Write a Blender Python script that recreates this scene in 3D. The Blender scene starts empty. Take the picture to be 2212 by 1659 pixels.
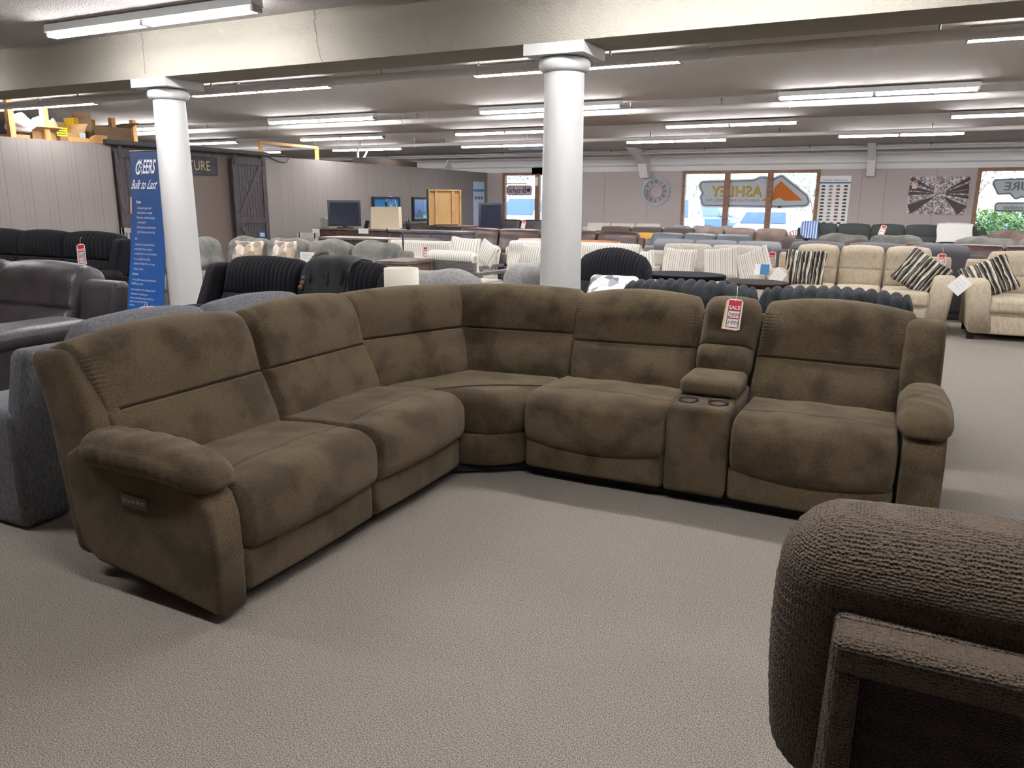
import bpy, math, random
import numpy as np
from mathutils import Matrix, Vector
random.seed(7); np.random.seed(7)
SC = bpy.context.scene
COL = SC.collection
PI = math.pi

# ------------------------------------------------------------------ camera
F_PX, YAW, PITCH, ROLL, EYE = 1672.3, math.radians(25.917), math.radians(13.287), math.radians(-0.368), 1.5
def cam_axes():
    f = np.array([-math.sin(YAW)*math.cos(PITCH), math.cos(YAW)*math.cos(PITCH), -math.sin(PITCH)])
    r = np.array([math.cos(YAW), math.sin(YAW), 0.0]); d = np.cross(f, r)
    c, s = math.cos(ROLL), math.sin(ROLL)
    return np.array([c*r+s*d, -s*r+c*d, f])
AX = cam_axes()
cd = bpy.data.cameras.new('camera'); cam = bpy.data.objects.new('camera', cd); COL.objects.link(cam)
cd.sensor_fit = 'HORIZONTAL'; cd.sensor_width = 36.0; cd.lens = F_PX*36.0/2212.0
cd.clip_start = 0.05; cd.clip_end = 300
m = Matrix.Identity(4)
for i in range(3):
    m[i][0] = AX[0][i]; m[i][1] = -AX[1][i]; m[i][2] = -AX[2][i]
m[0][3], m[1][3], m[2][3] = 0, 0, EYE
cam.matrix_world = m
SC.camera = cam
def atY(px, py, Y):
    d = AX.T @ np.array([(px-1106)/F_PX, (py-829.5)/F_PX, 1.0]); t = Y/d[1]
    return (t*d[0], Y, EYE+t*d[2])
def atX(px, py, X):
    d = AX.T @ np.array([(px-1106)/F_PX, (py-829.5)/F_PX, 1.0]); t = X/d[0]
    return (X, t*d[1], EYE+t*d[2])
def atZ(px, py, z):
    d = AX.T @ np.array([(px-1106)/F_PX, (py-829.5)/F_PX, 1.0]); t = (z-EYE)/d[2]
    return (t*d[0], t*d[1], z)

# ------------------------------------------------------------------ world, sun, exposure
SC.view_settings.view_transform = 'Standard'; SC.view_settings.look = 'None'
SC.view_settings.gamma = 1.0; SC.view_settings.exposure = 0.0
SC.view_settings.use_curve_mapping = False
TUBE = 108.0
w = bpy.data.worlds.new('sky'); SC.world = w; w.use_nodes = True
nt = w.node_tree; nt.nodes.clear()
wo = nt.nodes.new('ShaderNodeOutputWorld'); bg = nt.nodes.new('ShaderNodeBackground'); sk = nt.nodes.new('ShaderNodeTexSky')
sk.sky_type = 'NISHITA'; sk.sun_disc = False; sk.sun_elevation = math.radians(38); sk.sun_rotation = math.radians(150); sk.dust_density = 3.0
bg.inputs['Strength'].default_value = 1.7
nt.links.new(sk.outputs[0], bg.inputs[0]); nt.links.new(bg.outputs[0], wo.inputs[0])
sl = bpy.data.lights.new('sun', 'SUN'); sl.energy = 7.0; sl.angle = 0.02; sl.color = (1, .95, .86)
so = bpy.data.objects.new('sun', sl); COL.objects.link(so); so.rotation_euler = (math.radians(50), 0, math.radians(-25)); so.location = (0, 40, 20)

# ------------------------------------------------------------------ materials
MATS = {}
def lin(c):
    return tuple(((v/255.0)/12.92 if v/255.0 <= .04045 else ((v/255.0+.055)/1.055)**2.4) for v in c)
def mat(name, rgb, rough=.6, metal=0.0, bump=0.0, bscale=40.0, rgb2=None, nscale=3.0, nlo=.4, nhi=.6, sheen=0.0, emit=0.0, spec=.5,
        kind='noise', grain=0, stretch=None, detail=3.0, alpha=1.0, trans=0.0, coat=0.0, bdist=.01, aniso=None):
    """procedural principled material; rgb in 0..255 sRGB. Two-colour mottling with rgb2; bump from noise/voronoi/ribs."""
    if name in MATS: return MATS[name]
    M = bpy.data.materials.new(name); M.use_nodes = True; t = M.node_tree; t.nodes.clear()
    o = t.nodes.new('ShaderNodeOutputMaterial'); p = t.nodes.new('ShaderNodeBsdfPrincipled')
    t.links.new(p.outputs[0], o.inputs[0])
    c = lin(rgb)+(1,)
    p.inputs['Base Color'].default_value = c; p.inputs['Roughness'].default_value = rough; p.inputs['Metallic'].default_value = metal
    p.inputs['Specular IOR Level'].default_value = spec
    if sheen: p.inputs['Sheen Weight'].default_value = sheen; p.inputs['Sheen Roughness'].default_value = .45; p.inputs['Sheen Tint'].default_value = tuple(min(1, v*2+.1) for v in c[:3])+(1,)
    if coat: p.inputs['Coat Weight'].default_value = coat; p.inputs['Coat Roughness'].default_value = .15
    if alpha < 1: p.inputs['Alpha'].default_value = alpha
    if trans: p.inputs['Transmission Weight'].default_value = trans
    if emit: p.inputs['Emission Color'].default_value = c; p.inputs['Emission Strength'].default_value = emit
    M.diffuse_color = c
    co = None
    def coords(st=None):
        nonlocal co
        if co is None:
            co = t.nodes.new('ShaderNodeTexCoord')
        if st is None: return co.outputs['Object']
        mp = t.nodes.new('ShaderNodeMapping'); mp.inputs['Scale'].default_value = st; t.links.new(co.outputs['Object'], mp.inputs[0]); return mp.outputs[0]
    if rgb2 is not None:
        n = t.nodes.new('ShaderNodeTexNoise'); n.inputs['Scale'].default_value = nscale; n.inputs['Detail'].default_value = detail
        t.links.new(coords(stretch), n.inputs['Vector'])
        r = t.nodes.new('ShaderNodeValToRGB'); r.color_ramp.elements[0].position = nlo; r.color_ramp.elements[1].position = nhi
        r.color_ramp.elements[0].color = c; r.color_ramp.elements[1].color = lin(rgb2)+(1,)
        t.links.new(n.outputs['Fac'], r.inputs[0]); t.links.new(r.outputs[0], p.inputs['Base Color'])
    if grain:      # fine pile flecks over the base colour
        n2 = t.nodes.new('ShaderNodeTexNoise'); n2.inputs['Scale'].default_value = 330; n2.inputs['Detail'].default_value = 2; t.links.new(coords(), n2.inputs['Vector'])
        r2 = t.nodes.new('ShaderNodeMapRange'); r2.inputs[1].default_value = .35; r2.inputs[2].default_value = .65; r2.inputs[3].default_value = 1-grain; r2.inputs[4].default_value = 1+grain; t.links.new(n2.outputs['Fac'], r2.inputs[0])
        vm = t.nodes.new('ShaderNodeVectorMath'); vm.operation = 'SCALE'
        if rgb2 is not None: t.links.new(r.outputs[0], vm.inputs[0])
        else: vm.inputs[0].default_value = c[:3]
        t.links.new(r2.outputs[0], vm.inputs['Scale']); t.links.new(vm.outputs[0], p.inputs['Base Color'])
    if bump:
        if kind == 'noise':
            b = t.nodes.new('ShaderNodeTexNoise'); b.inputs['Scale'].default_value = bscale; b.inputs['Detail'].default_value = 3; src = b.outputs['Fac']
        elif kind == 'voronoi':
            b = t.nodes.new('ShaderNodeTexVoronoi'); b.inputs['Scale'].default_value = bscale; src = b.outputs['Distance']
        elif kind == 'weave':
            b = t.nodes.new('ShaderNodeTexWave'); b.wave_type = 'BANDS'; b.bands_direction = 'X'; b.inputs['Scale'].default_value = bscale; b.inputs['Distortion'].default_value = 1.5; src = b.outputs['Fac']
        t.links.new(coords(aniso), b.inputs['Vector'])
        bn = t.nodes.new('ShaderNodeBump'); bn.inputs['Strength'].default_value = bump; bn.inputs['Distance'].default_value = bdist
        t.links.new(src, bn.inputs['Height']); t.links.new(bn.outputs[0], p.inputs['Normal'])
    MATS[name] = M
    return M
def stripes(name, cols, scale, axis='X', rough=.85, distort=0.0, bump=0.0, mode='CONSTANT'):
    """repeating bands of colour along one object axis: cols = [(pos, rgb), ...] over one period"""
    if name in MATS: return MATS[name]
    M = bpy.data.materials.new(name); M.use_nodes = True; t = M.node_tree; p = t.nodes['Principled BSDF']
    p.inputs['Roughness'].default_value = rough; p.inputs['Specular IOR Level'].default_value = .25
    tc = t.nodes.new('ShaderNodeTexCoord'); sx = t.nodes.new('ShaderNodeSeparateXYZ')
    t.links.new(tc.outputs['Object'], sx.inputs[0]); v = sx.outputs[axis]
    if distort:
        n = t.nodes.new('ShaderNodeTexNoise'); n.inputs['Scale'].default_value = 5; n.inputs['Detail'].default_value = 4; t.links.new(tc.outputs['Object'], n.inputs['Vector'])
        mm = t.nodes.new('ShaderNodeMath'); mm.operation = 'MULTIPLY_ADD'; mm.inputs[1].default_value = distort; t.links.new(n.outputs['Fac'], mm.inputs[0]); t.links.new(v, mm.inputs[2]); v = mm.outputs[0]
    a = t.nodes.new('ShaderNodeMath'); a.operation = 'MULTIPLY'; a.inputs[1].default_value = scale; t.links.new(v, a.inputs[0])
    f = t.nodes.new('ShaderNodeMath'); f.operation = 'FRACT'; t.links.new(a.outputs[0], f.inputs[0])
    r = t.nodes.new('ShaderNodeValToRGB'); r.color_ramp.interpolation = mode; cr = r.color_ramp
    while len(cr.elements) < len(cols): cr.elements.new(.5)
    for e, (ps, c) in zip(cr.elements, cols): e.position = ps; e.color = lin(c)+(1,)
    t.links.new(f.outputs[0], r.inputs[0]); t.links.new(r.outputs[0], p.inputs['Base Color'])
    M.diffuse_color = lin(cols[0][1])+(1,)
    MATS[name] = M; return M

# ------------------------------------------------------------------ mesh kit
class MB:
    def __init__(s): s.V = []; s.F = []; s.n = 0; s.S = []
    def add(s, V, Fs, smooth=False):
        V = np.asarray(V, float); s.V.append(V)
        for f in Fs: s.F.append(tuple(int(i)+s.n for i in f)); s.S.append(smooth)
        s.n += len(V); return s
    def box(s, a, b, M=None):
        x0, y0, z0 = a; x1, y1, z1 = b
        V = np.array([(x0,y0,z0),(x1,y0,z0),(x1,y1,z0),(x0,y1,z0),(x0,y0,z1),(x1,y0,z1),(x1,y1,z1),(x0,y1,z1)], float)
        if M is not None: V = V @ M[0].T + M[1]
        return s.add(V, [(0,3,2,1),(4,5,6,7),(0,1,5,4),(1,2,6,5),(2,3,7,6),(3,0,4,7)])
    def tube(s, pts, r, n=8, caps=True, smooth=True):
        pts = [np.array(p, float) for p in pts]; R = r if isinstance(r, (list, tuple)) else [r]*len(pts)
        rings = []; up = None
        for i, p in enumerate(pts):
            a = pts[max(0, i-1)]; b = pts[min(len(pts)-1, i+1)]; d = b-a; d = d/(np.linalg.norm(d)+1e-12)
            if up is None:
                up = np.array([0,0,1.0]) if abs(d[2]) < .9 else np.array([1.0,0,0])
            u = np.cross(d, up); u /= np.linalg.norm(u)+1e-12; v = np.cross(u, d); up = v
            rings.append([p+R[i]*(math.cos(t)*u+math.sin(t)*v) for t in np.linspace(0, 2*PI, n, endpoint=False)])
        V = np.array([q for g in rings for q in g]); Fs = []
        for i in range(len(pts)-1):
            for k in range(n):
                Fs.append((i*n+k, i*n+(k+1) % n, (i+1)*n+(k+1) % n, (i+1)*n+k))
        s.add(V, Fs, smooth)
        if caps:
            s.add(V[:n], [tuple(range(n))[::-1]] if False else [tuple(reversed(range(n)))]); s.add(V[-n:], [tuple(range(n))])
        return s
    def lathe(s, prof, c=(0,0,0), n=32, smooth=True, caps=True):
        V = []; Fs = []
        for r, z in prof:
            for k in range(n):
                t = 2*PI*k/n; V.append((c[0]+r*math.cos(t), c[1]+r*math.sin(t), c[2]+z))
        for i in range(len(prof)-1):
            for k in range(n): Fs.append((i*n+k, i*n+(k+1) % n, (i+1)*n+(k+1) % n, (i+1)*n+k))
        s.add(V, Fs, smooth)
        if caps:
            s.add(V[:n], [tuple(reversed(range(n)))]); s.add(V[-n:], [tuple(range(n))])
        return s
    def prism(s, poly, h0, h1, axis='z', r=0.0, k=3, smooth=True, warp=None):
        """polygon (list of 2D, counter-clockwise) extruded with rounded rims"""
        P = np.array(poly, float); n = len(P)
        area = .5*sum(P[i][0]*P[(i+1) % n][1]-P[(i+1) % n][0]*P[i][1] for i in range(n))
        if area < 0: P = P[::-1]
        e = np.roll(P, -1, 0)-P; e /= np.linalg.norm(e, axis=1)[:, None]+1e-12; nr = np.stack([e[:,1], -e[:,0]], 1)
        vn = nr+np.roll(nr, 1, 0); vn /= np.linalg.norm(vn, axis=1)[:, None]+1e-12
        lev = []
        if r > 0:
            for i in range(k+1): a = PI/2*(1-i/k); lev.append((-r*(1-math.cos(a)), h0+r*(1-math.sin(a))))
            for i in range(k+1): a = PI/2*i/k; lev.append((-r*(1-math.cos(a)), h1-r*(1-math.sin(a))))
        else: lev = [(0, h0), (0, h1)]
        V = []
        for off, h in lev:
            Q = P+vn*off
            for q in Q:
                V.append({'z': (q[0], q[1], h), 'y': (q[0], h, q[1]), 'x': (h, q[0], q[1])}[axis])
        V = np.array(V); Fs = []
        for i in range(len(lev)-1):
            for j in range(n):
                f = (i*n+j, i*n+(j+1) % n, (i+1)*n+(j+1) % n, (i+1)*n+j); Fs.append(f if axis != 'y' else f[::-1])
        a = tuple(reversed(range(n))); b = tuple(range((len(lev)-1)*n, len(lev)*n))
        if warp is not None: V = warp(V)
        s.add(V, Fs, smooth and r > 0)
        s.add(V, [a if axis != 'y' else a[::-1], b if axis != 'y' else b[::-1]])
        return s
    def soft(s, size, r, n=(6,4,6), k=3, warp=None, T=None, sharp=False):
        V, Fs = softbox(size, r, n, k)
        if warp is not None: V = warp(V)
        if T is not None: V = T(V)
        return s.add(V, Fs, not sharp)
    def text(s, body, size, T, ext=.001, align='CENTER', sx=1.0, mirror=False, offset=0.0, shear=0.0):
        cu = bpy.data.curves.new('txt', 'FONT'); cu.body = body; cu.size = size; cu.extrude = ext; cu.align_x = align; cu.resolution_u = 3; cu.offset = offset; cu.shear = shear
        ob = bpy.data.objects.new('txt', cu); COL.objects.link(ob)
        dg = bpy.context.evaluated_depsgraph_get(); me = bpy.data.meshes.new_from_object(ob.evaluated_get(dg))
        V = np.array([v.co[:] for v in me.vertices]).reshape(-1, 3); Fs = [tuple(p.vertices) for p in me.polygons]
        bpy.data.objects.remove(ob); bpy.data.curves.remove(cu); bpy.data.meshes.remove(me)
        if len(V):
            V[:,0] *= sx*(-1 if mirror else 1)
            V = np.stack([V[:,0], -V[:,2], V[:,1]], 1)   # upright, facing -y
            s.add(T(V) if T else V, Fs)
        return s
    def build(s, name, m, parent=None, loc=None, rot=None):
        me = bpy.data.meshes.new(name); V = np.concatenate(s.V) if s.V else np.zeros((0,3))
        me.from_pydata(V.tolist(), [], s.F); me.polygons.foreach_set('use_smooth', s.S); me.materials.append(m); me.update()
        o = bpy.data.objects.new(name, me); COL.objects.link(o)
        if parent: o.parent = parent
        if loc is not None: o.location = loc
        if rot is not None: o.rotation_euler = rot
        return o
_SB = {}
def softbox(size, r, n=(6,4,6), k=3):
    key = (tuple(np.round(size, 4)), tuple(np.round(r, 4)) if hasattr(r, '__len__') else r, tuple(n), k)
    if key in _SB: V, F = _SB[key]; return V.copy(), F
    R = np.array(r if hasattr(r, '__len__') else (r, r, r), float); hs = np.array(size, float)/2; R = np.minimum(R, hs*.999)
    axs = []
    for a in range(3):
        i = hs[a]-R[a]; mid = np.linspace(-i, i, max(2, n[a]+1)); th = [R[a]*math.tan(PI/4*q/k) for q in range(1, k+1)]
        axs.append(np.concatenate([[-i-t for t in reversed(th)], mid, [i+t for t in th]]))
    N = [len(a) for a in axs]; idx = {}; V = []; F = []
    def vid(i, j, l):
        q = (i, j, l)
        if q not in idx: idx[q] = len(V); V.append((axs[0][i], axs[1][j], axs[2][l]))
        return idx[q]
    for a in range(3):
        b, c = (a+1) % 3, (a+2) % 3
        for side in (0, N[a]-1):
            for i in range(N[b]-1):
                for j in range(N[c]-1):
                    q = []
                    for (u, v) in ((i, j), (i+1, j), (i+1, j+1), (i, j+1)):
                        t = [0, 0, 0]; t[a] = side; t[b] = u; t[c] = v; q.append(vid(*t))
                    F.append(tuple(q) if side else tuple(reversed(q)))
    V = np.array(V); inner = np.clip(V, -(hs-R), hs-R); d = (V-inner)/R; L = np.linalg.norm(d, axis=1)
    mx = np.abs(d).max(axis=1); d = np.where(L[:, None] > 1e-9, d/np.maximum(L, 1e-9)[:, None], d); V = inner+d*R*np.where(mx > 1e-9, 1, 0)[:, None]
    _SB[key] = (V, F); return V.copy(), F
def RT(deg=0, t=(0,0,0), rx=0, ry=0):
    a = math.radians(deg); Rz = np.array([[math.cos(a), -math.sin(a), 0],[math.sin(a), math.cos(a), 0],[0,0,1]])
    b = math.radians(rx); Rx = np.array([[1,0,0],[0, math.cos(b), -math.sin(b)],[0, math.sin(b), math.cos(b)]])
    c = math.radians(ry); Ry = np.array([[math.cos(c),0,math.sin(c)],[0,1,0],[-math.sin(c),0,math.cos(c)]])
    Mx = Rz@Ry@Rx; t = np.array(t, float)
    return lambda V: V@Mx.T+t
def g(x, c, w_): return np.exp(-((x-c)/w_)**2)
def empty(name, label, cat, loc=(0,0,0), rz=0, group=None):
    o = bpy.data.objects.new(name, None); COL.objects.link(o); o.location = loc; o.rotation_euler = (0,0,math.radians(rz)); o.empty_display_size = .1
    o['label'] = label; o['category'] = cat
    if group: o['group'] = group
    return o
def tag(o, label, cat, group=None, kind=None):
    o['label'] = label; o['category'] = cat
    if group: o['group'] = group
    if kind: o['kind'] = kind
    return o
def struct(o): o['kind'] = 'structure'; return o
def copy_tree(o, parent=None):
    c = o.copy(); COL.objects.link(c)
    if parent: c.parent = parent
    for ch in list(o.children): copy_tree(ch, c)
    return c

# fabrics and finishes
BROWN = mat('brown_velour', (84,72,54), .95, bump=.9, bscale=230, grain=.45, rgb2=(62,52,38), nscale=5.2, nlo=.46, nhi=.62, sheen=.7, spec=.12, bdist=.005, detail=6)
BLACKPL = mat('black_plastic', (18,18,20), .45)
DARKBASE = mat('dark_base_cloth', (14,13,13), .9)
WHITE = mat('white_paint', (200,198,195), .5)
CARD = mat('white_card', (240,238,234), .7)
RED = mat('red_print', (196,32,44), .6)
INK = mat('dark_ink', (40,42,50), .6)
CREAMCARD = mat('cream_card', (226,205,166), .7)
STRING = mat('white_string', (230,226,216), .8)
CHROME = mat('brushed_metal', (150,150,152), .3, metal=1.0)

# ------------------------------------------------------------------ room shell
CARPET = mat('grey_carpet', (172,162,151), .98, bump=.5, bscale=420, rgb2=(92,86,80), nscale=260, nlo=.36, nhi=.64, spec=.1, bdist=.005, detail=2)
CEIL = mat('popcorn_ceiling', (176,170,165), .95, bump=.8, bscale=90, spec=.1, bdist=.012)
BEAMM = mat('textured_beam_paint', (148,142,131), .9, bump=.7, bscale=70, spec=.15, bdist=.012)
WALLM = mat('taupe_wall_paint', (184,172,168), .8, bump=.1, bscale=30, spec=.2)
WALLW = mat('white_wall_paint', (226,224,222), .8, bump=.1, bscale=30, spec=.2)
PIPE = mat('painted_pipe', (214,210,206), .5)
YFAR = 24.0; XP = -12.64; XL = -24.0; XR = 9.0; YB = -7.0
b = MB(); b.box((XL, YB, -.1), (XR, YFAR+.2, 0)); struct(b.build('floor', CARPET))
# ceiling: shallow vaults between creases every 3.55 m
def zc(y): return 3.0+.10*abs(math.sin(PI*(y-8.5)/3.55))
b = MB(); ys = np.arange(YB, YFAR+.21, .1183333); V = []; Fs = []
for y in ys: V += [(XL, y, zc(y)), (XR, y, zc(y))]
Fs = [(2*i, 2*i+2, 2*i+3, 2*i+1) for i in range(len(ys)-1)]
b.add(V, Fs, False); V2 = [(x, y, 3.4) for x, y, z in V]; b.add(V2, [f[::-1] for f in Fs]); struct(b.build('ceiling', CEIL))
b = MB(); b.box((XL, 5.62, 2.64), (XR, 6.12, 3.2)); o = struct(b.build('trim_1', BEAMM))
# cracks in the beam plaster
b = MB()
for pts in ([(1352,39),(1362,78),(1354,90),(1370,160),(1366,172),(1384,250),(1394,268)], [(609,140),(619,185),(616,200),(622,255),(627,320)], [(1820,125),(1838,160),(1852,208)], [(1975,118),(1955,180),(1930,230)]):
    P = [atY(x/2, y/2, 5.617) for x, y in pts]; b.tube(P, .0022 if len(pts) > 4 else .001, 4)
o = b.build('plaster_crack', mat('crack_brown', (96,84,74), .9)); o.parent = bpy.data.objects['trim_1']  # cracks drawn as thin dark brown lines
def wall(name, a, c, m): b = MB(); b.box(a, c); return struct(b.build(name, m))
wall('wall_right', (XR, YB, 0), (XR+.2, YFAR+.2, 3.4), WALLM)
wall('wall_back', (XL, YB-.2, 0), (XR, YB, 3.4), WALLM)
wall('wall_left', (XL-.2, YB, 0), (XL, YFAR+.2, 3.4), WALLM)
# far wall with window openings (x ranges), z .55 to 2.37
OPEN = [(-12.05, -9.2), (-5.97, -2.08), (1.74, 5.6)]
b = MB(); xs = [XL]
for a_, c_ in OPEN: xs += [a_, c_]
xs.append(XR)
for i in range(0, len(xs), 2): b.box((xs[i], YFAR, 0), (xs[i+1], YFAR+.2, 2.42))
for a_, c_ in OPEN: b.box((a_, YFAR, 0), (c_, YFAR+.2, .55)); b.box((a_, YFAR, 2.38), (c_, YFAR+.2, 2.42))
struct(b.build('wall_far', WALLM))
# white painted band above the far wall with two slight ledges
b = MB(); b.prism([(YFAR-.01, 2.42), (YFAR-.03, 2.56), (YFAR-.10, 2.60), (YFAR-.12, 2.78), (YFAR-.2, 2.82), (YFAR-.22, 3.08), (YFAR+.2, 3.08), (YFAR+.2, 2.42)], XL, XR, axis='x'); struct(b.build('trim_2', WALLW))
# thin dark seams of the far wall panels
b = MB()
for x in (-11.0, -9.7, -8.45, -7.05, -1.0, -.4, .8): b.box((x-.004, YFAR-.003, 0), (x+.004, YFAR, 2.42))
struct(b.build('trim_3', mat('panel_gap', (120,110,108), .8)))
# panelled partition on the left
PANEL = stripes('grooved_panel_paint', [(0, (124,116,112)), (.03, (140,132,128)), (.62, (122,114,110)), (.64, (140,132,128)), (.8, (126,118,114)), (.815, (140,132,128))], 1/.41, 'Y')
b = MB(); b.box((XP-.12, -4, 0), (XP, 9.72, 2.43)); b.box((XP-.12, 13.46, 0), (XP, YFAR, 2.43)); struct(b.build('wall_partition', PANEL))
b = MB(); b.box((XP-.3, 9.72, 0), (XP-.1, 13.46, 2.5)); struct(b.build('wall_alcove', mat('dim_taupe_panel', (112,99,92), .8, bump=.1)))
# far wall steel brackets / rafters ends
def bracket(name, x, ytop, w_=.28):
    b = MB(); b.prism([(ytop, 3.02), (ytop+.5, 3.02), (YFAR-.14, 2.9), (YFAR-.02, 2.25), (YFAR-.12, 2.22), (YFAR-.3, 2.22), (YFAR-.55, 2.62)], x-w_/2, x+w_/2, axis='x')
    return struct(b.build(name, WALLW))
bracket('trim_4', atY(1881, 370, 23.8)[0], 22.6, .2); bracket('trim_5', atY(1393, 375, 23.8)[0], 22.2, .26)

# columns (round, white) with torus collar and square abacus
def column(x, y, lab):
    r = empty('column', lab, 'column', (x, y, 0))
    b = MB(); b.lathe([(.172, .0), (.172, .2), (.165, .9), (.156, 2.0), (.152, 2.46)], n=48); b.build('shaft', WHITE, r)
    b = MB(); b.lathe([(.152, 2.46), (.16, 2.455), (.185, 2.47), (.198, 2.50), (.195, 2.535), (.175, 2.555), (.15, 2.56)], n=48); b.build('collar', WHITE, r)
    b = MB(); b.box((-.24, -.235, 2.56), (.24, .235, 2.64)); b.build('abacus', WHITE, r)
column(-2.415, 5.855, 'white round column behind the centre of the brown sectional sofa')
column(-6.68, 5.855, 'white round column next to the blue hanging banner')

# fluorescent strip lights
TUBEM = mat('lit_fluorescent_tube', (252,252,255), .5, emit=TUBE)
HOUS = mat('white_enamel', (226,226,224), .4)
FIX = [(-7.0,4.9,'over the left part of the ceiling beam, nearest of all'),
 (-13.55,8.4,'above the boxes stored over the partition'), (-9.1,8.4,'just right of the column by the blue banner'), (-4.6,8.4,'crossed by the top of the column behind the sectional'), (.36,8.4,'at the upper right edge of the photo'),
 (-15.6,11.9,'beyond the partition, behind the cardboard boxes'), (-10.95,11.9,'second row, in line with the barn door'), (-6.4,11.9,'second row, crossed by the column behind the sectional'), (-1.68,11.9,'long one in the second row right of the column'),
 (-17.8,15.5,'beyond the barn door, end showing'), (-13.3,15.5,'third row, near the partition'), (-8.95,15.5,'third row, just left of the column behind the sectional'), (-4.25,15.5,'third row, right of the column behind the sectional'), (.6,15.5,'third row, at the right edge of the photo'),
 (-19.6,19.1,'fourth row, peeking over the partition by the barn door'), (-15.2,19.1,'fourth row, beyond the partition'), (-10.85,19.1,'fourth row, left of the column behind the sectional'), (-6.2,19.1,'fourth row, above the wall clock'), (-1.38,19.1,'fourth row, between the wall poster and the tree picture'),
 (-2.3,4.9,'first row, above the camera view'), (-11.7,4.9,'first row, left of the view'),
 (-6.7,1.3,'behind the first row, left'), (-1.5,1.3,'overhead, above the open carpet'), (3.2,1.3,'overhead, far right'),
 (3.1,11.9,'second row, right of the view'), (5.3,15.5,'third row, right of the view'), (3.4,19.1,'fourth row, right of the view')]
proto = empty('strip_light', 'x', 'ceiling light')
b = MB(); b.prism([(-.065, .02), (.065, .02), (.055, .085), (-.055, .085)], 0, 2.44, axis='x'); b.build('housing', HOUS, proto)
for x0, x1 in ((0.03, 1.2), (1.245, 2.41)):
    for dy in (-.034, .034):
        b = MB(); b.tube([(x0, dy, 0), (x1, dy, 0)], .019, 10); b.build('tube', TUBEM, proto)
for x in (.0, 1.2, 2.41):
    b = MB(); b.box((x, -.05, -.02), (x+(.03 if x != 1.2 else .045), .05, .03)); b.build('lamp_holder', mat('lamp_holder_plastic', (180,170,178), .5), proto)
for i, (x, y, lab) in enumerate(FIX):
    o = proto if i == 0 else copy_tree(proto)
    o.location = (x, y, 2.915); o['label'] = 'twin-tube fluorescent strip light '+lab; o['category'] = 'ceiling light'; o['group'] = 'fluorescent strip lights in rows on the ceiling'
# sprinkler pipes with hangers
def pipe(y, z, r_, lab, xs, heads):
    e = empty('sprinkler_pipe', lab, 'pipe', (0, y, z))
    b = MB(); b.tube([(XL+.1, 0, 0), (XR-.1, 0, 0)], r_, 12); b.build('pipe_run', PIPE, e)
    for x in xs:
        b = MB(); b.tube([(x, 0, zc(y)-z), (x, 0, r_+.03)], .006, 5); b.tube([(x+math.cos(t)*(r_+.012)*0, math.cos(t)*(r_+.01), math.sin(t)*(r_+.01)) for t in np.linspace(0, 2*PI, 13)], .006, 5); b.build('hanger', PIPE, e)
    for x in heads:
        b = MB(); b.lathe([(.012, 0), (.012, r_+.05), (.022, r_+.055), (.022, r_+.07), (.008, r_+.075), (.008, r_+.10), (.02, r_+.103), (.02, r_+.108)], (x, 0, 0), 10); b.build('sprinkler_head', CHROME, e)
hx = lambda y, z, *px: [atZ(q, 0, z)[0] if False else atY(q, 200, y)[0] for q in px]
pipe(7.85, 2.87, .05, 'thick sprinkler pipe just behind the ceiling beam', hx(7.85, 2.9, 85, 517, 1034, 1527, 1880), hx(7.85, 2.9, 167, 457, 825, 1315, 2012))
pipe(12.5, 2.9, .045, 'sprinkler pipe behind the second row of strip lights', hx(12.5, 2.9, 577, 870, 920, 1363, 1708), hx(12.5, 2.9, 440, 900, 1560, 2020))
pipe(17.8, 2.9, .04, 'sprinkler pipe behind the third row of strip lights', hx(17.8, 2.9, 675, 727, 893, 1141, 1541, 1800, 1830), hx(17.8, 2.9, 610, 774, 958, 1409, 1690, 2024))
pipe(23.0, 2.9, .035, 'sprinkler pipe in front of the far wall', hx(23, 2.9, 805, 938, 1302, 1340, 1640, 1849, 1870), hx(23, 2.9, 834, 980, 1087, 1325, 1529, 1760, 2026))

# windows: wooden frames, glass
WOODF = mat('window_frame_wood', (150,106,78), .5, rgb2=(118,80,58), nscale=4, stretch=(1,1,12))
GLASS = bpy.data.materials.new('window_glass'); GLASS.use_nodes = True; t = GLASS.node_tree; t.nodes.clear()
o_ = t.nodes.new('ShaderNodeOutputMaterial'); mx = t.nodes.new('ShaderNodeMixShader'); tr = t.nodes.new('ShaderNodeBsdfTransparent'); gl = t.nodes.new('ShaderNodeBsdfGlossy'); gl.inputs['Roughness'].default_value = .03
tr.inputs[0].default_value = (.93,.97,1,1); fr = t.nodes.new('ShaderNodeFresnel'); fr.inputs[0].default_value = 1.45
t.links.new(fr.outputs[0], mx.inputs[0]); t.links.new(tr.outputs[0], mx.inputs[1]); t.links.new(gl.outputs[0], mx.inputs[2]); t.links.new(mx.outputs[0], o_.inputs[0])
def window(name, x0, x1, mull):
    e = bpy.data.objects.new(name, None); COL.objects.link(e); e['kind'] = 'structure'; e.location = (0, YFAR, 0)
    b = MB()
    for a, c in ((x0, x0+.09), (x1-.09, x1)): b.box((a, -.04, .5), (c, .12, 2.42))
    b.box((x0+.09, -.04, 2.33), (x1-.09, .12, 2.42)); b.box((x0+.09, -.04, .5), (x1-.09, .12, .6))
    for q in mull: b.box((q-.08, -.03, .6), (q+.08, .11, 2.33))
    b.build('window_frame', WOODF, e)
    for a, c in zip([x0+.09]+[q+.08 for q in mull], [q-.08 for q in mull]+[x1-.09]):
        b = MB(); b.box((a, .05, .6), (c, .056, 2.33)); b.build('window_pane', GLASS, e)
window('window_1', -12.05, -9.2, [-10.78]); window('window_2', -5.97, -2.08, [-4.64, -3.42]); window('window_3', 1.74, 5.6, [3.1, 4.4])
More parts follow.
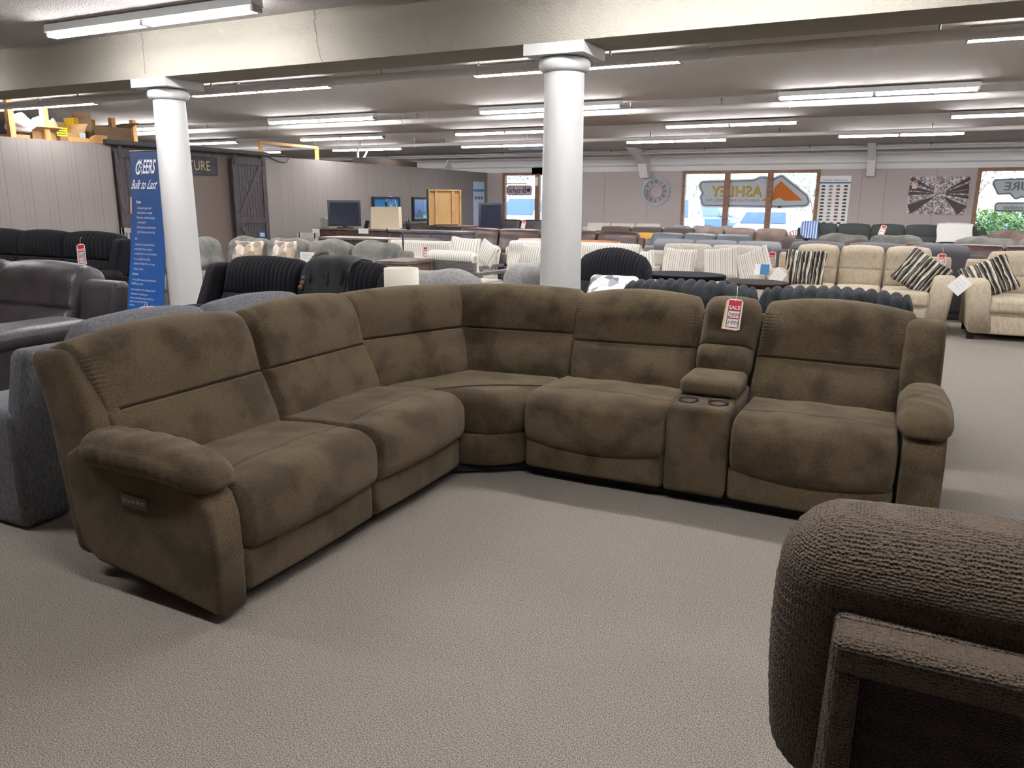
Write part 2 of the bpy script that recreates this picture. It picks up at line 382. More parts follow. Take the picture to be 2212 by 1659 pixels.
# ------------------------------------------------------------------ the brown sectional
SOFA = empty('sectional_sofa', 'large brown velour reclining sectional sofa with console, in the middle of the carpet', 'sofa', (-1.2, 2.9, 0))
OX = np.array([-1.2, 2.9, 0.0])
def W(V): return V-OX                                   # world -> parent space
def leftW(V):                                           # wing local (x along wing, y back, z up) -> world; faces +X
    V = V.copy(); return W(np.stack([-2.03-V[:,1], V[:,0], V[:,2]], 1))
def rightW(V):                                          # faces -Y
    return W(np.stack([V[:,0], 3.70+V[:,1], V[:,2]], 1))
def patch(b, P, thick, T, n=(28,3,130), k=4, r=(.035,.09,.09), head=.035, lum=.025, wc=.02, crease=.028, gath=(1,1), gather_amp=.0032, top=0.0):
    """quilted back cushion over the front face quad P (bl, br, tr, tl), thickness going back"""
    P = [np.array(p, float) for p in P]
    Wd = (np.linalg.norm(P[1]-P[0])+np.linalg.norm(P[2]-P[3]))/2; Ht = (np.linalg.norm(P[3]-P[0])+np.linalg.norm(P[2]-P[1]))/2
    nrm = np.cross(P[1]-P[0], P[3]-P[0]); nrm /= np.linalg.norm(nrm)      # points to the front when bl->br is left to right seen from the front
    V, F = softbox((Wd, thick, Ht), r, n, k)
    if crease:
        dz = V[:,2]/(Ht/2)-wc; V[:,2] = (wc+dz*(.30+.70*(1-np.exp(-(dz/.16)**2))))*(Ht/2)
    u = V[:,0]/(Wd/2); w_ = V[:,2]/(Ht/2); fr_ = np.clip(.5-V[:,1]/thick, 0, 1)
    off = V[:,1]+thick/2
    crown = np.clip(1-np.abs(u)**3.0, 0, 1)
    prof = head*g(w_, .55, .36)+lum*g(w_, -.5, .38)
    prof = prof*(.35+.65*crown)-crease*(1.0*g(w_, wc, .018)+.40*g(w_, wc, .12))*np.clip((1.02-np.abs(u))*7, .15, 1)
    # gathers along the upper side seams
    for sgn, on in ((-1, gath[0]), (1, gath[1])):
        if on:
            e_ = np.exp(-np.clip(1-sgn*u, 0, 2)/.10)*np.clip((w_+.05)*4, 0, 1)
            prof = prof+gather_amp*on*e_*np.sin(w_*125+2.5*np.sin(w_*7)+(1-sgn*u)*16)
    prof = prof+.003*np.sin(u*7+w_*5)*np.sin(w_*6-u*3)
    off = off-prof*fr_
    U = (u+1)/2; Wn = (w_+1)/2
    Q = (P[0][None]*((1-U)*(1-Wn))[:,None]+P[1][None]*(U*(1-Wn))[:,None]+P[2][None]*(U*Wn)[:,None]+P[3][None]*((1-U)*Wn)[:,None])
    Q = Q-nrm[None]*off[:,None]
    Q[:,2] += top*np.clip(w_, 0, 1)**2*(1-u**2)
    b.add(T(Q), F, True)
def seatc(b, x0, x1, T, smile=0.0, front=-.015, z0=.212, z1=.49, depth=.66, n=(24,34,8)):
    Wd = x1-x0; Hh = z1-z0
    def wp(V):
        u = V[:,0]/(Wd/2); y = V[:,1]/(depth/2); zz = V[:,2]/(Hh/2)
        V = V.copy()
        topm = np.clip(zz*1.5, 0, 1); frm = np.clip(-y*3-1.4, 0, 1)
        V[:,2] += topm*(.022*(1-u**2)*np.clip(1-y**2, 0, 1)-.02*np.clip(y, 0, 1))
        V[:,2] -= topm*(.016*g(y, -.42, .03)+.008*np.clip(y+.42,0,.12)/.12)*np.clip((1-np.abs(u))*6, 0, 1)            # seam across the seat
        V[:,1] -= frm*(.022*(1-u**2)+.02*np.cos(zz*1.3))
        V[:,2] -= np.clip(-zz, 0, 1)*smile*(1-u**2)*np.clip(-y*3-1, 0, 1)
        V[:,2] += .0025*np.sin(u*9+y*4)*topm
        V += np.array([(x0+x1)/2, front+depth/2, (z0+z1)/2]); return V
    b.soft((Wd-.004, depth, Hh), (.03, .10, .085), n, 5, wp, T)
def panel(b, x0, x1, T, smile=0.0, z0=.065, z1=.24):
    def wp(V):
        u = V[:,0]/((x1-x0)/2); V = V.copy(); up = np.clip(V[:,2]/((z1-z0)/2), 0, 1)
        V[:,2] -= up*smile*(1-u**2)
        V[:,1] -= .012*(1-u**2)
        return V+np.array([(x0+x1)/2, .07, (z0+z1)/2])
    b.soft((x1-x0-.006, .13, z1-z0), (.03, .03, .03), (18,2,5), 3, wp, T)
def part(nm, b, m=BROWN, par=None): return b.build(nm, m, par or SOFA)
# left wing: y world is the wing's x
for x0, x1 in ((1.945, 2.745), (2.75, 3.545)):
    b = MB(); seatc(b, x0, x1, leftW, 0.004); part('seat_cushion', b)
    b = MB(); panel(b, x0, x1, leftW); part('footrest_panel', b)
bk = lambda x0, x1, y0=.52, y1=.75, z0=.40, z1=1.0: [(x0, y0, z0), (x1, y0, z0), (x1, y1, z1), (x0, y1, z1)]
b = MB(); patch(b, [(1.93,.51,.40),(2.755,.51,.40),(2.755,.74,1.0),(1.845,.74,.985)], .24, leftW, gath=(2.2, .6), top=.04); part('back_cushion', b)
b = MB(); patch(b, bk(2.765, 3.57, .51, .74), .24, leftW, gath=(.6, .6), top=.035); part('back_cushion', b)
# corner wedge
F1, F2, B2, Bm, B1 = (-2.03,3.55), (-1.73,3.72), (-1.70,4.25), (-2.33,4.17), (-2.57,3.55)
def rot(a): return np.array(a)
def dome(V):
    V = V.copy(); c = np.array([-2.08, 3.88]); d = np.linalg.norm(V[:,:2]-c, axis=1); V[:,2] += np.where(V[:,2] > .4, .02*np.exp(-(d/.3)**2), 0); return W(V)
def densify(P, k=8):
    o = []
    for i in range(len(P)):
        a = np.array(P[i]); c = np.array(P[(i+1) % len(P)])
        for j in range(k): o.append(tuple(a+(c-a)*j/k))
    return o
def bulge_front(P, a=.05, k=10):
    """front edge F1-F2 bowed outwards"""
    A = np.array(P[0]); B = np.array(P[1]); n_ = np.array([B[1]-A[1], -(B[0]-A[0])]); n_ /= np.linalg.norm(n_)
    fr_ = [tuple(A+(B-A)*j/k+n_*a*math.sin(PI*j/k)) for j in range(k)]
    return fr_+[tuple(p) for p in P[1:]]
b = MB(); b.prism(bulge_front([F1, F2, B2, Bm, B1], .045), .23, .475, r=.10, k=6, warp=lambda V: dome(V)); part('corner_seat_cushion', b)
b = MB(); b.prism(bulge_front([(-2.05,3.56), (-1.745,3.735), (-1.72,4.2), (-2.4,4.1), (-2.5,3.56)], .04), .065, .25, r=.03, k=3, warp=lambda V: W(V)); part('corner_base_panel', b)
# seam arc on the corner seat
b = MB(); arc = [(-2.22+.50*math.sin(t_*PI/2), 3.93-.36*(1-t_)**2, .4745+.0205*math.exp(-(((-2.22+.50*math.sin(t_*PI/2)+2.08)**2+(3.93-.36*(1-t_)**2-3.88)**2)/.09))) for t_ in np.linspace(0, 1, 22)]; b.tube([np.array(p)-OX for p in arc], .0035, 6); part('seat_seam', b, mat('seam_thread', (58,48,37), .95))
b = MB(); patch(b, [(-2.57,3.53,.40), (-2.315,4.215,.40), (-2.485,4.405,.99), (-2.80,3.53,1.0)], .26, W, gath=(.4,.2), head=.04, top=.02, wc=.08); part('back_cushion', b)
b = MB(); patch(b, [(-2.385,4.165,.40), (-1.69,4.24,.40), (-1.69,4.47,.99), (-2.55,4.355,.99)], .24, W, gath=(.2,.5), head=.04, top=.02, wc=.08); part('back_cushion', b)
# right wing
for x0, x1 in ((-1.725, -.945), (-.625, .115)):
    b = MB(); seatc(b, x0, x1, rightW, .045); part('seat_cushion', b)
    b = MB(); panel(b, x0, x1, rightW, .045, z1=.245); part('footrest_panel', b)
b = MB(); patch(b, [(-1.69,.52,.39), (-.945,.55,.39), (-.965,.80,.985), (-1.74,.77,.965)], .22, rightW, gath=(1,1.4), top=.045); part('back_cushion', b)
b = MB(); patch(b, [(-.945,.52,.6), (-.645,.52,.6), (-.625,.76,1.0), (-.94,.76,1.0)], .22, rightW, gath=(1.4,1.4), top=.02, wc=-.3, lum=.015, head=.035, r=(.05,.1,.09), n=(16,3,60)); part('console_back_cushion', b)
b = MB(); patch(b, [(-.645,.52,.37), (.085,.54,.37), (.16,.80,.965), (-.61,.77,.985)], .24, rightW, gath=(1.4,2), top=.045); part('back_cushion', b)
# console
con = None
b = MB(); b.prism([(-.945+.01, 0), (-.635, 0), (-.635, .62), (-.935, .62)], .065, .52, r=.03, k=4, warp=rightW); con = part('storage_console', b)
b = MB(); b.soft((.305, .34, .095), (.04,.06,.04), (10,10,4), 4, lambda V: V+np.array([-.785, .37, .57]), rightW); b.build('console_lid', BROWN, con)
b = MB(); b.box((-.925,.24,.50), (-.645,.56,.55)); V_ = b.V[0]; b.V[0] = rightW(V_); b.build('lid_box', BROWN, con)
for cx in (-.86, -.71):
    b = MB(); b.lathe([(.052,.521), (.052,.528), (.042,.529), (.040,.50), (.036,.46), (.001,.46)], (cx, 3.70+.125, 0), 28, caps=False); b.V[0] = W(b.V[0]); b.build('cup_holder', mat('cup_holder_steel', (70,66,62), .3, metal=.8), con)
# end frames (outer back wings)
def wing(b, x0, x1, T, bot=.46, top=.925):
    def wp(V):
        t_ = (V[:,2]+.26)/.52; V = V.copy(); V[:,1] += .155*t_+.0; V[:,1] += np.where(V[:,1] < .07, -.03*np.sin(t_*PI), 0)
        V[:,2] = bot+(top-bot)*t_+V[:,1]*-.10; return V+np.array([(x0+x1)/2, .69, .0])
    b.soft((x1-x0, .21, .52), (.035,.06,.05), (5,6,12), 4, wp, T)
b = MB(); wing(b, 1.815, 1.985, leftW, .42, .95); part('side_wing', b)
b = MB(); wing(b, .09, .285, rightW, .40, .93); part('side_wing', b)
# rear shell behind the cushions
for T, x0, x1 in ((leftW, 1.86, 3.5), (rightW, -1.7, .22)):
    b = MB()
    def wp(V, x0=x0, x1=x1):
        V = V.copy(); V[:,1] += (V[:,2]+.38)*.14; return V+np.array([(x0+x1)/2, .80, .48])
    b.soft((x1-x0, .14, .80), (.04,.05,.05), (4,3,8), 3, wp, T); part('rear_panel', b)
# corner rear shell
b = MB(); b.prism([(-2.92,3.5), (-2.84,3.5), (-2.62,4.5), (-1.7,4.55), (-1.7,4.66), (-2.72,4.62)], .1, .84, r=.04, k=3, warp=lambda V: W(V)); part('corner_rear_panel', b)
# dark recessed base
b = MB()
b.box((-2.72,1.99,.02), (-2.1,3.56,.12)); b.box((-1.72,3.78,.02), (.2,4.45,.12)); b.prism([(-2.1,3.55), (-1.72,3.82), (-1.72,4.3), (-2.4,4.2), (-2.7,3.55)], .02, .12)
for q in range(len(b.V)): b.V[q] = W(b.V[q])
part('base_frame', b, DARKBASE)
# arms: shaped side panels, front posts, padded tops
def arm_side(T, xo, xi):
    prof = [(.0,.035), (.37,.085), (.64,.115), (.72,.165), (.755,.29), (.77,.42), (.76,.54), (.66,.60), (.2,.535), (.09,.52), (.03,.475), (.0,.39), (-.005,.25)]
    P = []
    b = MB(); b.prism([(y, z) for y, z in prof], min(xo, xi), max(xo, xi), axis='x', r=.022, k=4, warp=T); return b
b = arm_side(leftW, 1.80, 1.938); ARM_L = part('arm_panel', b)
b = arm_side(rightW, .128, .30); ARM_R = part('arm_panel', b)
def arm_pad(T, xc, w_, y0, y1, zt=.66, flip=1):
    L = y1-y0
    def wp(V):
        V = V.copy(); y = V[:,1]/(L/2); x = V[:,0]/(w_/2); zz = V[:,2]/.075
        V[:,2] *= (1-.18*np.clip(-y, 0, 1)**2)
        V[:,2] -= .045*np.clip(-y, 0, 1)**2+.025*np.clip(y-.5, 0, 1)
        V[:,2] += np.clip(zz, 0, 1)*(.014*(1-x**2))
        V[:,0] *= 1-.12*np.clip(y, 0, 1)**2
        side = np.clip(np.abs(x)*2-1.0, 0, 1)*np.clip(1-abs(zz+.2), 0, 1)
        V[:,0] += np.sign(x)*.004*side*np.sin(y*48+3*np.sin(y*7))
        V[:,2] += .003*np.sin(y*19+x*3)*np.clip(zz, 0, 1)
        V[:,2] -= .010*g(np.abs(x), .86, .05)*np.clip(zz+.3, 0, 1)      # piping groove
        return V+np.array([xc, (y0+y1)/2, zt-.075])
    b = MB(); b.soft((w_, L, .135), (.07,.11,.065), (10,30,5), 5, wp, T); return b
b = arm_pad(leftW, 1.865, .205, .0, .69, .652); part('arm_pad', b)
b = arm_pad(rightW, .205, .225, -.02, .60, .645); part('arm_pad', b)
# power control plate on the left arm
b = MB(); p0 = atY(262, 1068, 1.797); p1 = atY(319, 1101, 1.797)
cx, cz = (p0[0]+p1[0])/2, (p0[2]+p1[2])/2
b.soft((.135,.008,.05), (.008,.003,.008), (2,1,2), 2, lambda V: V, lambda V: RT(0, (cx-OX[0], 1.797-OX[1], cz), ry=2)(V)); cp = b.build('control_panel', mat('bronze_plastic', (58,48,44), .4), ARM_L)
for i in range(5):
    b = MB(); b.soft((.016,.006,.013), (.005,.002,.005), (2,1,2), 2, None, RT(0, (cx-OX[0]-.046+.023*i, 1.792-OX[1], cz))); b.build('button', mat('button_plastic', (96,86,82), .35), cp)

# price tags: red/white cards hanging on strings
def sale_tag(loc, lab, price1, price2, size=1.0, rz=0, tilt=0, roll=0, head='SALE', string=.07, back=True, grp='red and white price tags hanging on the furniture'):
    e = empty('price_tag', lab, 'price tag', loc, 0, grp); e.rotation_euler = (math.radians(tilt), math.radians(roll), math.radians(rz))
    w_, h_ = .075*size, .15*size; c_ = .012*size
    P = [(-w_/2+c_, 0), (w_/2-c_, 0), (w_/2, -c_), (w_/2, -h_), (-w_/2, -h_), (-w_/2, -c_)]
    b = MB(); b.prism(P[::-1], -.001, .001, axis='y'); b.build('card', CARD, e)
    if back:
        b = MB(); b.prism([(x*1.0-.006*size, z-.004*size) for x, z in P[::-1]], .002, .0035, axis='y', warp=lambda V: V @ np.array([[1,0,-.04],[0,1,0],[.04,0,1]])); b.build('backing_card', CREAMCARD, e)
    m_ = .007*size; b = MB()
    b.box((-w_/2+m_, -.0025, -h_*.40), (w_/2-m_, -.0012, -m_))
    for z0, z1 in ((-h_*.66, -h_*.62), (-h_+m_, -h_+m_+.004*size)): b.box((-w_/2+m_, -.0025, z0), (w_/2-m_, -.0012, z1))
    for s_ in (-1, 1): b.box((min(s_*(w_/2-m_), s_*(w_/2-m_-.004*size)), -.0025, -h_+m_), (max(s_*(w_/2-m_), s_*(w_/2-m_-.004*size)), -.0012, -h_*.4))
    b.build('red_print', RED, e)
    b = MB(); b.text(head, .026*size, lambda V: V+np.array([0, -.0035, -h_*.345]), ext=.0005, offset=.0006*size); b.build('heading', CARD, e)
    b = MB()
    if price1: b.text(price1, .03*size, lambda V: V+np.array([0, -.003, -h_*.60]), ext=.0004, shear=.25, sx=.95)
    if price2: b.text(price2, .03*size, lambda V: V+np.array([0, -.003, -h_*.86]), ext=.0004, shear=.2, sx=.95)
    if b.V: b.build('handwritten_price', INK, e)
    b = MB(); b.tube([(0, -.003, -.012*size), (.003, -.004, string*.5), (-.004, .01, string), (-.002, .03, string+.006)], .0012, 5); b.build('string', STRING, e)
    return e
sale_tag(atY(1590, 646, 4.37), 'sale tag reading 2999 and 1999 on the console back of the brown sectional', '2999', '1999', 1.12, rz=4, tilt=-14, roll=3)

# ------------------------------------------------------------------ foreground chair (rear view)
def knit(name, c0, c1, sc):
    M = mat(name, c0, .95, spec=.12, sheen=.15); t = M.node_tree; p = [n for n in t.nodes if n.type == 'BSDF_PRINCIPLED'][0]
    tc = t.nodes.new('ShaderNodeTexCoord'); v = t.nodes.new('ShaderNodeTexVoronoi'); v.inputs['Scale'].default_value = sc; v.inputs['Randomness'].default_value = .45; t.links.new(tc.outputs['Object'], v.inputs['Vector'])
    r = t.nodes.new('ShaderNodeValToRGB'); r.color_ramp.elements[0].position = .12; r.color_ramp.elements[1].position = .42; r.color_ramp.elements[0].color = lin(c1)+(1,); r.color_ramp.elements[1].color = lin(c0)+(1,)
    t.links.new(v.outputs['Distance'], r.inputs[0]); t.links.new(r.outputs[0], p.inputs['Base Color'])
    bn = t.nodes.new('ShaderNodeBump'); bn.inputs['Strength'].default_value = 1.0; bn.inputs['Distance'].default_value = .008; t.links.new(v.outputs['Distance'], bn.inputs['Height']); t.links.new(bn.outputs[0], p.inputs['Normal']); return M
KNIT = knit('brown_knit_fabric', (86,75,65), (38,32,28), 160)
CH = empty('armchair', 'brown knit-fabric armchair seen from behind in the lower right foreground', 'armchair', (.35, 1.6, 0))
def CW(V): return V-np.array([.35, 1.6, 0])
b = MB()
def wp(V):
    u = V[:,0]/.42; w_ = V[:,2]/.34; V = V.copy(); fr_ = np.clip(.5-V[:,1]/.28, 0, 1)
    V[:,2] += .02*(1-u**2)*np.clip(w_, 0, 1); V[:,1] -= .10*np.clip(w_, -1, 1)-.0
    V[:,1] -= .03*fr_*np.cos(u*1.2)*g(w_, .5, .5)
    left = np.exp(-np.clip(1+u, 0, 2)/.09); V[:,1] += .004*left*np.sin(w_*85); V[:,0] += .004*left*np.sin(w_*85+1)*np.clip(1.2-abs(w_), 0, 1)
    V[:,0] -= .018*np.cos(w_*1.4)*np.clip(-u, 0, 1)
    return V+np.array([.31, 1.56, .615])
b.soft((.87,.28,.68), (.10,.12,.13), (26,8,60), 7, wp, CW); b.build('back_cushion', KNIT, CH)
b = MB()
P = [(-.025,1.33,.80), (.72,1.33,.80)]
def wp2(V):
    V = V.copy(); t_ = (V[:,2]+.36)/.72; V[:,1] -= .06*t_; V[:,0] -= .02*(t_-1)*-1; return V+np.array([.375, 1.45, .455])
b.soft((.80,.14,.72), (.02,.02,.02), (8,3,20), 4, wp2, CW); b.build('rear_frame', KNIT, CH)
def tilt(V): V = V.copy(); V[:,1] -= .06*(V[:,2]-.095)/.72; return CW(V)
for nm, a_, s_ in (('frame_band', (.375,1.355,.775), (.80,.09,.070)), ('frame_band', (.0,1.355,.40), (.05,.09,.70))):
    b = MB(); b.soft(s_, (.018,.02,.02), (6,2,10), 3, lambda V: V+np.array(a_), tilt); b.build(nm, KNIT, CH)
b = MB(); b.soft((.76,.03,.66), (.01,.01,.01), (6,1,10), 2, lambda V: V+np.array([.40, 1.38, .41]), tilt); b.build('rear_panel', knit('rear_panel_knit', (62,54,50), (34,30,28), 200), CH)  # rear panel coloured darker, with a finer knit, than the rest of the chair
b = MB(); b.soft((.60,.60,.20), (.06,.1,.08), (10,10,4), 4, lambda V: V+np.array([.40, 1.92, .38]), CW); b.build('seat_cushion', KNIT, CH)
for x in (.13, .72):
    b = MB(); b.soft((.14,.62,.45), (.05,.08,.07), (4,10,8), 4, lambda V: V+np.array([x, 1.90, .30]), CW); b.build('armrest', KNIT, CH)
b = MB(); b.box((.10,1.45,.02), (.72,2.1,.08)); b.V[0] = CW(b.V[0]); b.build('base', DARKBASE, CH)
# ------------------------------------------------------------------ generic sofas
def TR(dx=0, dy=0, dz=0, rz=0): return RT(rz, (dx, dy, dz))
def rib_fn(V, amp, per, fr_):
    ph = V[:,0]/per*PI; V[:,1] -= amp*np.abs(np.sin(ph))*fr_; return V
def sofa_parts(root, m, W_=2.1, D=.95, n=2, sz=.46, bz=.93, arm='track', aw=.18, az=.62, back='box', T=None, q=1.0, legs=True, m2=None, lean=.16, arms=(1,1), rib=0.0, ribp=.07, wings=False, base=None, crease=None, dome=None):
    """builds the parts of one sofa in its own frame: x across, front at y=0, back at y=D"""
    T = T or (lambda V: V); inner0 = -W_/2+(aw if arms[0] else 0); inner1 = W_/2-(aw if arms[1] else 0); cw = (inner1-inner0)/n
    k = 4 if q >= .8 else 3; zf = .07 if legs else .004
    b = MB(); b.soft((inner1-inner0-.01, D-.16, sz-.16-.07), (.02,.02,.02), (2,2,2), 2, None, lambda V: T(V*np.array([1,1,(sz-.16-zf)/(sz-.23)])+np.array([(inner0+inner1)/2, .03+(D-.16)/2, (zf+sz-.16)/2]))); b.build('frame', m, root)
    b = MB(); b.soft((W_-.02 if not all(arms) else W_-.04, .14, bz-.12-.08), (.03,.05,.05), (3,2,4), 3, None, lambda V: T((lambda V: (V.__setitem__((slice(None),1), V[:,1]+(V[:,2]+.3)*lean*.7), V)[1])(V)+np.array([0, D-.16, (.08+bz-.12)/2]))); b.build('back_frame', m, root)
    for i in range(n):
        x0 = inner0+i*cw; x1 = x0+cw
        b = MB(); dd = D-.24; th = .17
        def wp(V):
            u = V[:,0]/(cw/2); y = V[:,1]/(dd/2); V = V.copy(); V[:,2] += np.clip(V[:,2]*12, 0, 1)*.015*(1-u**2)*np.clip(1-y**2, 0, 1)
            if rib: V[:,2] += rib*.6*np.abs(np.sin(V[:,0]/ribp*PI))*np.clip(V[:,2]*12, 0, 1); V[:,1] -= rib*.6*np.abs(np.sin(V[:,0]/ribp*PI))*np.clip(-y*4-3, 0, 1)
            return V+np.array([(x0+x1)/2, -.02+dd/2, sz-th/2])
        nx = int(cw/ribp*5) if rib else (8 if q >= .8 else 4)
        b.soft((cw-.008, dd, th), (.03 if back != 'recl' else .04,.06,.06), (nx, 8 if q >= .8 else 4, 2), k, wp, T); b.build('seat_cushion', m, root)
        # back cushion
        yb0, yb1 = D-.33, D-.33+lean; zb = sz-.04
        P = [(x0+.004, yb0, zb), (x1-.004, yb0, zb), (x1-.004, yb1, bz), (x0+.004, yb1, bz)]
        kw = dict(head=.02, lum=.03, crease=0, gath=(0,0), r=(.04,.07,.07), top=.012)
        if back == 'recl': kw = dict(head=.045, lum=.035, crease=.03, gath=(.6,.6), r=(.05,.09,.1), top=.03)
        if back == 'pillow': kw = dict(head=.03, lum=.06, crease=0, gath=(.8,.8), r=(.09,.09,.09), top=.03)
        if crease is not None: kw['wc'] = crease
        if dome is not None: kw['top'] = dome
        b = MB(); nn = (int((x1-x0)/ribp*8) if rib else (22 if q >= .8 else 8), 2, 26 if q >= .8 else 10)
        def T2(V):
            if rib:
                V = V.copy(); s_ = np.abs(np.sin(V[:,0]/ribp*PI))**.6; fr_ = np.clip(1-(V[:,1]-(yb0+(V[:,2]-zb)/(bz-zb)*lean))/.16, 0, 1); tp = np.clip((V[:,2]-(bz-.12))/.1, 0, 1)
                mid_ = yb0+(V[:,2]-zb)/(bz-zb)*lean+.11; V[:,1] -= rib*s_*np.clip((mid_-V[:,1])*14, -1, 1); V[:,2] += rib*s_*tp
            if back == 'pillow':
                V = V.copy(); u = (V[:,0]-(x0+x1)/2)/(cw/2); V[:,2] -= .04*np.clip((V[:,2]-zb)/(bz-zb), 0, 1)*np.abs(u)**4+.015*np.sin(u*5+i*2)*np.clip((V[:,2]-zb)/(bz-zb), 0, 1)
            return T(V)
        patch(b, P, .22 if back != 'recl' else .24, T2, n=nn, k=k, **kw); b.build('back_cushion', m2 or m, root)
    for s_, on in ((-1, arms[0]), (1, arms[1])):
        if not on: continue
        xo = s_*W_/2; xi = s_*(W_/2-aw); xa, xb = min(xo, xi), max(xo, xi); xc = (xa+xb)/2
        b = MB()
        if arm == 'track':
            b.soft((aw, D-.04, az-zf), (.035,.04,.05), (3,6,5), k, lambda V: V+np.array([xc, (D-.04)/2, (az+zf)/2]), T)
        elif arm == 'flare':      # tapered, round-topped scoop arm
            P = [(.0,.08), (.0,az-.14), (.03,az-.06), (.10,az-.01), (.2,az), (D*.6,az-.02), (D-.02,az-.04), (D-.06,.08)]
            def wpf(V):
                V = V.copy(); t_ = (V[:,2]-.08)/(az-.08); V[:,0] += s_*.07*t_**1.5-s_*.05; return T(V)
            b.prism([(y, z) for y, z in P][::-1], xa, xb, axis='x', r=.055, k=5, warp=wpf)
        elif arm == 'roll':
            b.prism([(.03,.08), (.03,az-.13), (D-.05,az-.13), (D-.05,.08)], xa+.03 if s_ < 0 else xa, xb-.03 if s_ > 0 else xb, axis='x', r=.02, warp=T)
            b.tube([T(np.array([[xc, y, az-.10]]))[0] for y in np.linspace(0, D-.05, 5)], .11, 16)
        else:                     # padded recliner arm
            b.prism([(0,zf), (-.01,az-.14), (.06,az-.07), (D*.7,az-.05), (D-.12,az-.1), (D-.15,.1)], xa+.01, xb-.01, axis='x', r=.025, k=3, warp=T)
        b.build('armrest', m, root)
        if arm == 'pad':
            b = MB()
            def wpp(V):
                V = V.copy(); y = V[:,1]/(D*.38); V[:,2] -= .03*np.clip(-y, 0, 1)**2; V[:,2] += .012*(1-(V[:,0]/(aw/2+.02))**2); return V+np.array([xc, D*.38-.06, az-.06])
            b.soft((aw+.04, D*.78, .13), (.06,.09,.055), (6,12,3), 4, wpp, T); b.build('arm_pad', m, root)
        if wings:
            b = MB(); b.soft((aw*.7, .20, bz-az+.03), (.03,.06,.05), (3,3,6), 3, lambda V: (lambda Q: (Q.__setitem__((slice(None),1), Q[:,1]+(Q[:,2]-az)*lean*1.9), Q)[1])(V+np.array([xc, D-.28, (az-.1+bz-.03)/2])), T); b.build('side_wing', m, root)
    if legs:
        for x in (-W_/2+.1, W_/2-.1):
            for y in (.08, D-.12):
                b = MB(); V = MB().box((x-.035, y-.035, 0), (x+.035, y+.035, .09)).V[0]; b.add(T(V), [(0,3,2,1),(4,5,6,7),(0,1,5,4),(1,2,6,5),(2,3,7,6),(3,0,4,7)]); b.build('foot', base or DARKBASE, root)
def sofa(label, x, y, rz, m, name='sofa', cat='sofa', group=None, **kw):
    e = empty(name, label, cat, (x, y, 0), rz, group); sofa_parts(e, m, **kw); return e
def pillow(label, loc, m, w_=.45, h_=.45, rz=0, rx=-20, ry=0, th=.14, name='throw_pillow', group=None, pinch=.10, piping=None):
    V, F = softbox((w_, th, h_), (w_*.12, th*.5, h_*.12), (14,1,14), 3)
    u = V[:,0]/(w_/2); w2 = V[:,2]/(h_/2); f = np.clip(1-u**2, 0, 1)*np.clip(1-w2**2, 0, 1)
    V[:,1] *= .22+.95*f**.45
    V[:,0] *= 1+pinch*(w2**2-.5); V[:,2] *= 1+pinch*(u**2-.5)
    V[:,1] += .006*np.sin(u*8+w2*5)*np.exp(-np.minimum(1-abs(u), 1-abs(w2))*5)
    b = MB(); b.add(V, F, True); o = b.build(name, m); o.location = loc; o.rotation_euler = (math.radians(rx), math.radians(ry), math.radians(rz)); tag(o, label, 'pillow', group); return o

GREYL = mat('heather_grey_chenille', (118,118,121), .95, bump=.5, bscale=180, rgb2=(92,92,96), nscale=110, nlo=.35, nhi=.65, spec=.15, bdist=.006, stretch=(1,1,.3))
GREYG = mat('grey_green_chenille', (128,126,120), .95, bump=.4, bscale=90, rgb2=(104,102,97), nscale=5, spec=.15, bdist=.006, sheen=.2)
LGREY = mat('pale_grey_chenille', (160,158,155), .95, bump=.5, bscale=120, rgb2=(146,144,141), nscale=30, spec=.15, bdist=.006)
LEATH = mat('dark_brown_leather', (58,51,52), .45, bump=.5, bscale=45, rgb2=(44,38,40), nscale=5, spec=.5, bdist=.006)
BRLEATH = mat('brown_leather', (88,60,54), .33, bump=.2, bscale=60, rgb2=(66,44,40), nscale=3, spec=.5, bdist=.008)
TANLEATH = mat('tan_leather', (176,112,74), .4, bump=.2, bscale=60, rgb2=(150,92,60), nscale=4)
BLKVEL = mat('black_ribbed_velvet', (20,18,22), .85, bump=.35, bscale=90, sheen=.12, spec=.2, bdist=.006)
CHARC = mat('charcoal_corduroy', (34,34,37), .9, bump=.4, bscale=90, sheen=.15, spec=.15, bdist=.006)
NAVY = mat('slate_corduroy', (48,50,53), .9, bump=.5, bscale=60, rgb2=(32,34,36), nscale=9, sheen=.15, spec=.15, bdist=.008)
CREAM = mat('cream_boucle', (208,200,190), .95, bump=.5, bscale=120, rgb2=(188,180,170), nscale=40, spec=.15, bdist=.006)
BEIGE = mat('beige_chenille', (196,182,160), .95, bump=.45, bscale=120, rgb2=(178,164,144), nscale=40, stretch=(1,1,.35), nlo=.35, nhi=.65, spec=.15, bdist=.006)
SLATEL = mat('slate_blue_leather', (92,100,106), .4, bump=.15, bscale=60)
TAUPER = mat('taupe_suede', (128,110,102), .9, bump=.3, bscale=60, rgb2=(108,92,86), nscale=5)
DKGREY = mat('dark_grey_fabric', (88,88,92), .95, bump=.3, bscale=100)
MIDGREY = mat('mid_grey_fabric', (134,134,138), .95, bump=.3, bscale=100)
OLIVE = mat('charcoal_green_fabric', (62,66,64), .95, bump=.3, bscale=80)
DKBR = mat('dark_brown_suede', (82,70,64), .85, bump=.3, bscale=60)
MUST = mat('mustard_fabric', (198,148,58), .8)
CORDW = stripes('ivory_corduroy', [(0, (158,152,140)), (.18, (222,218,206)), (.5, (236,232,222)), (.82, (222,218,206)), (.98, (158,152,140))], 1/.036, 'X', mode='LINEAR')
DGWOOD = mat('grey_stained_wood', (98,96,94), .6, rgb2=(80,78,76), nscale=6, stretch=(1,1,8))
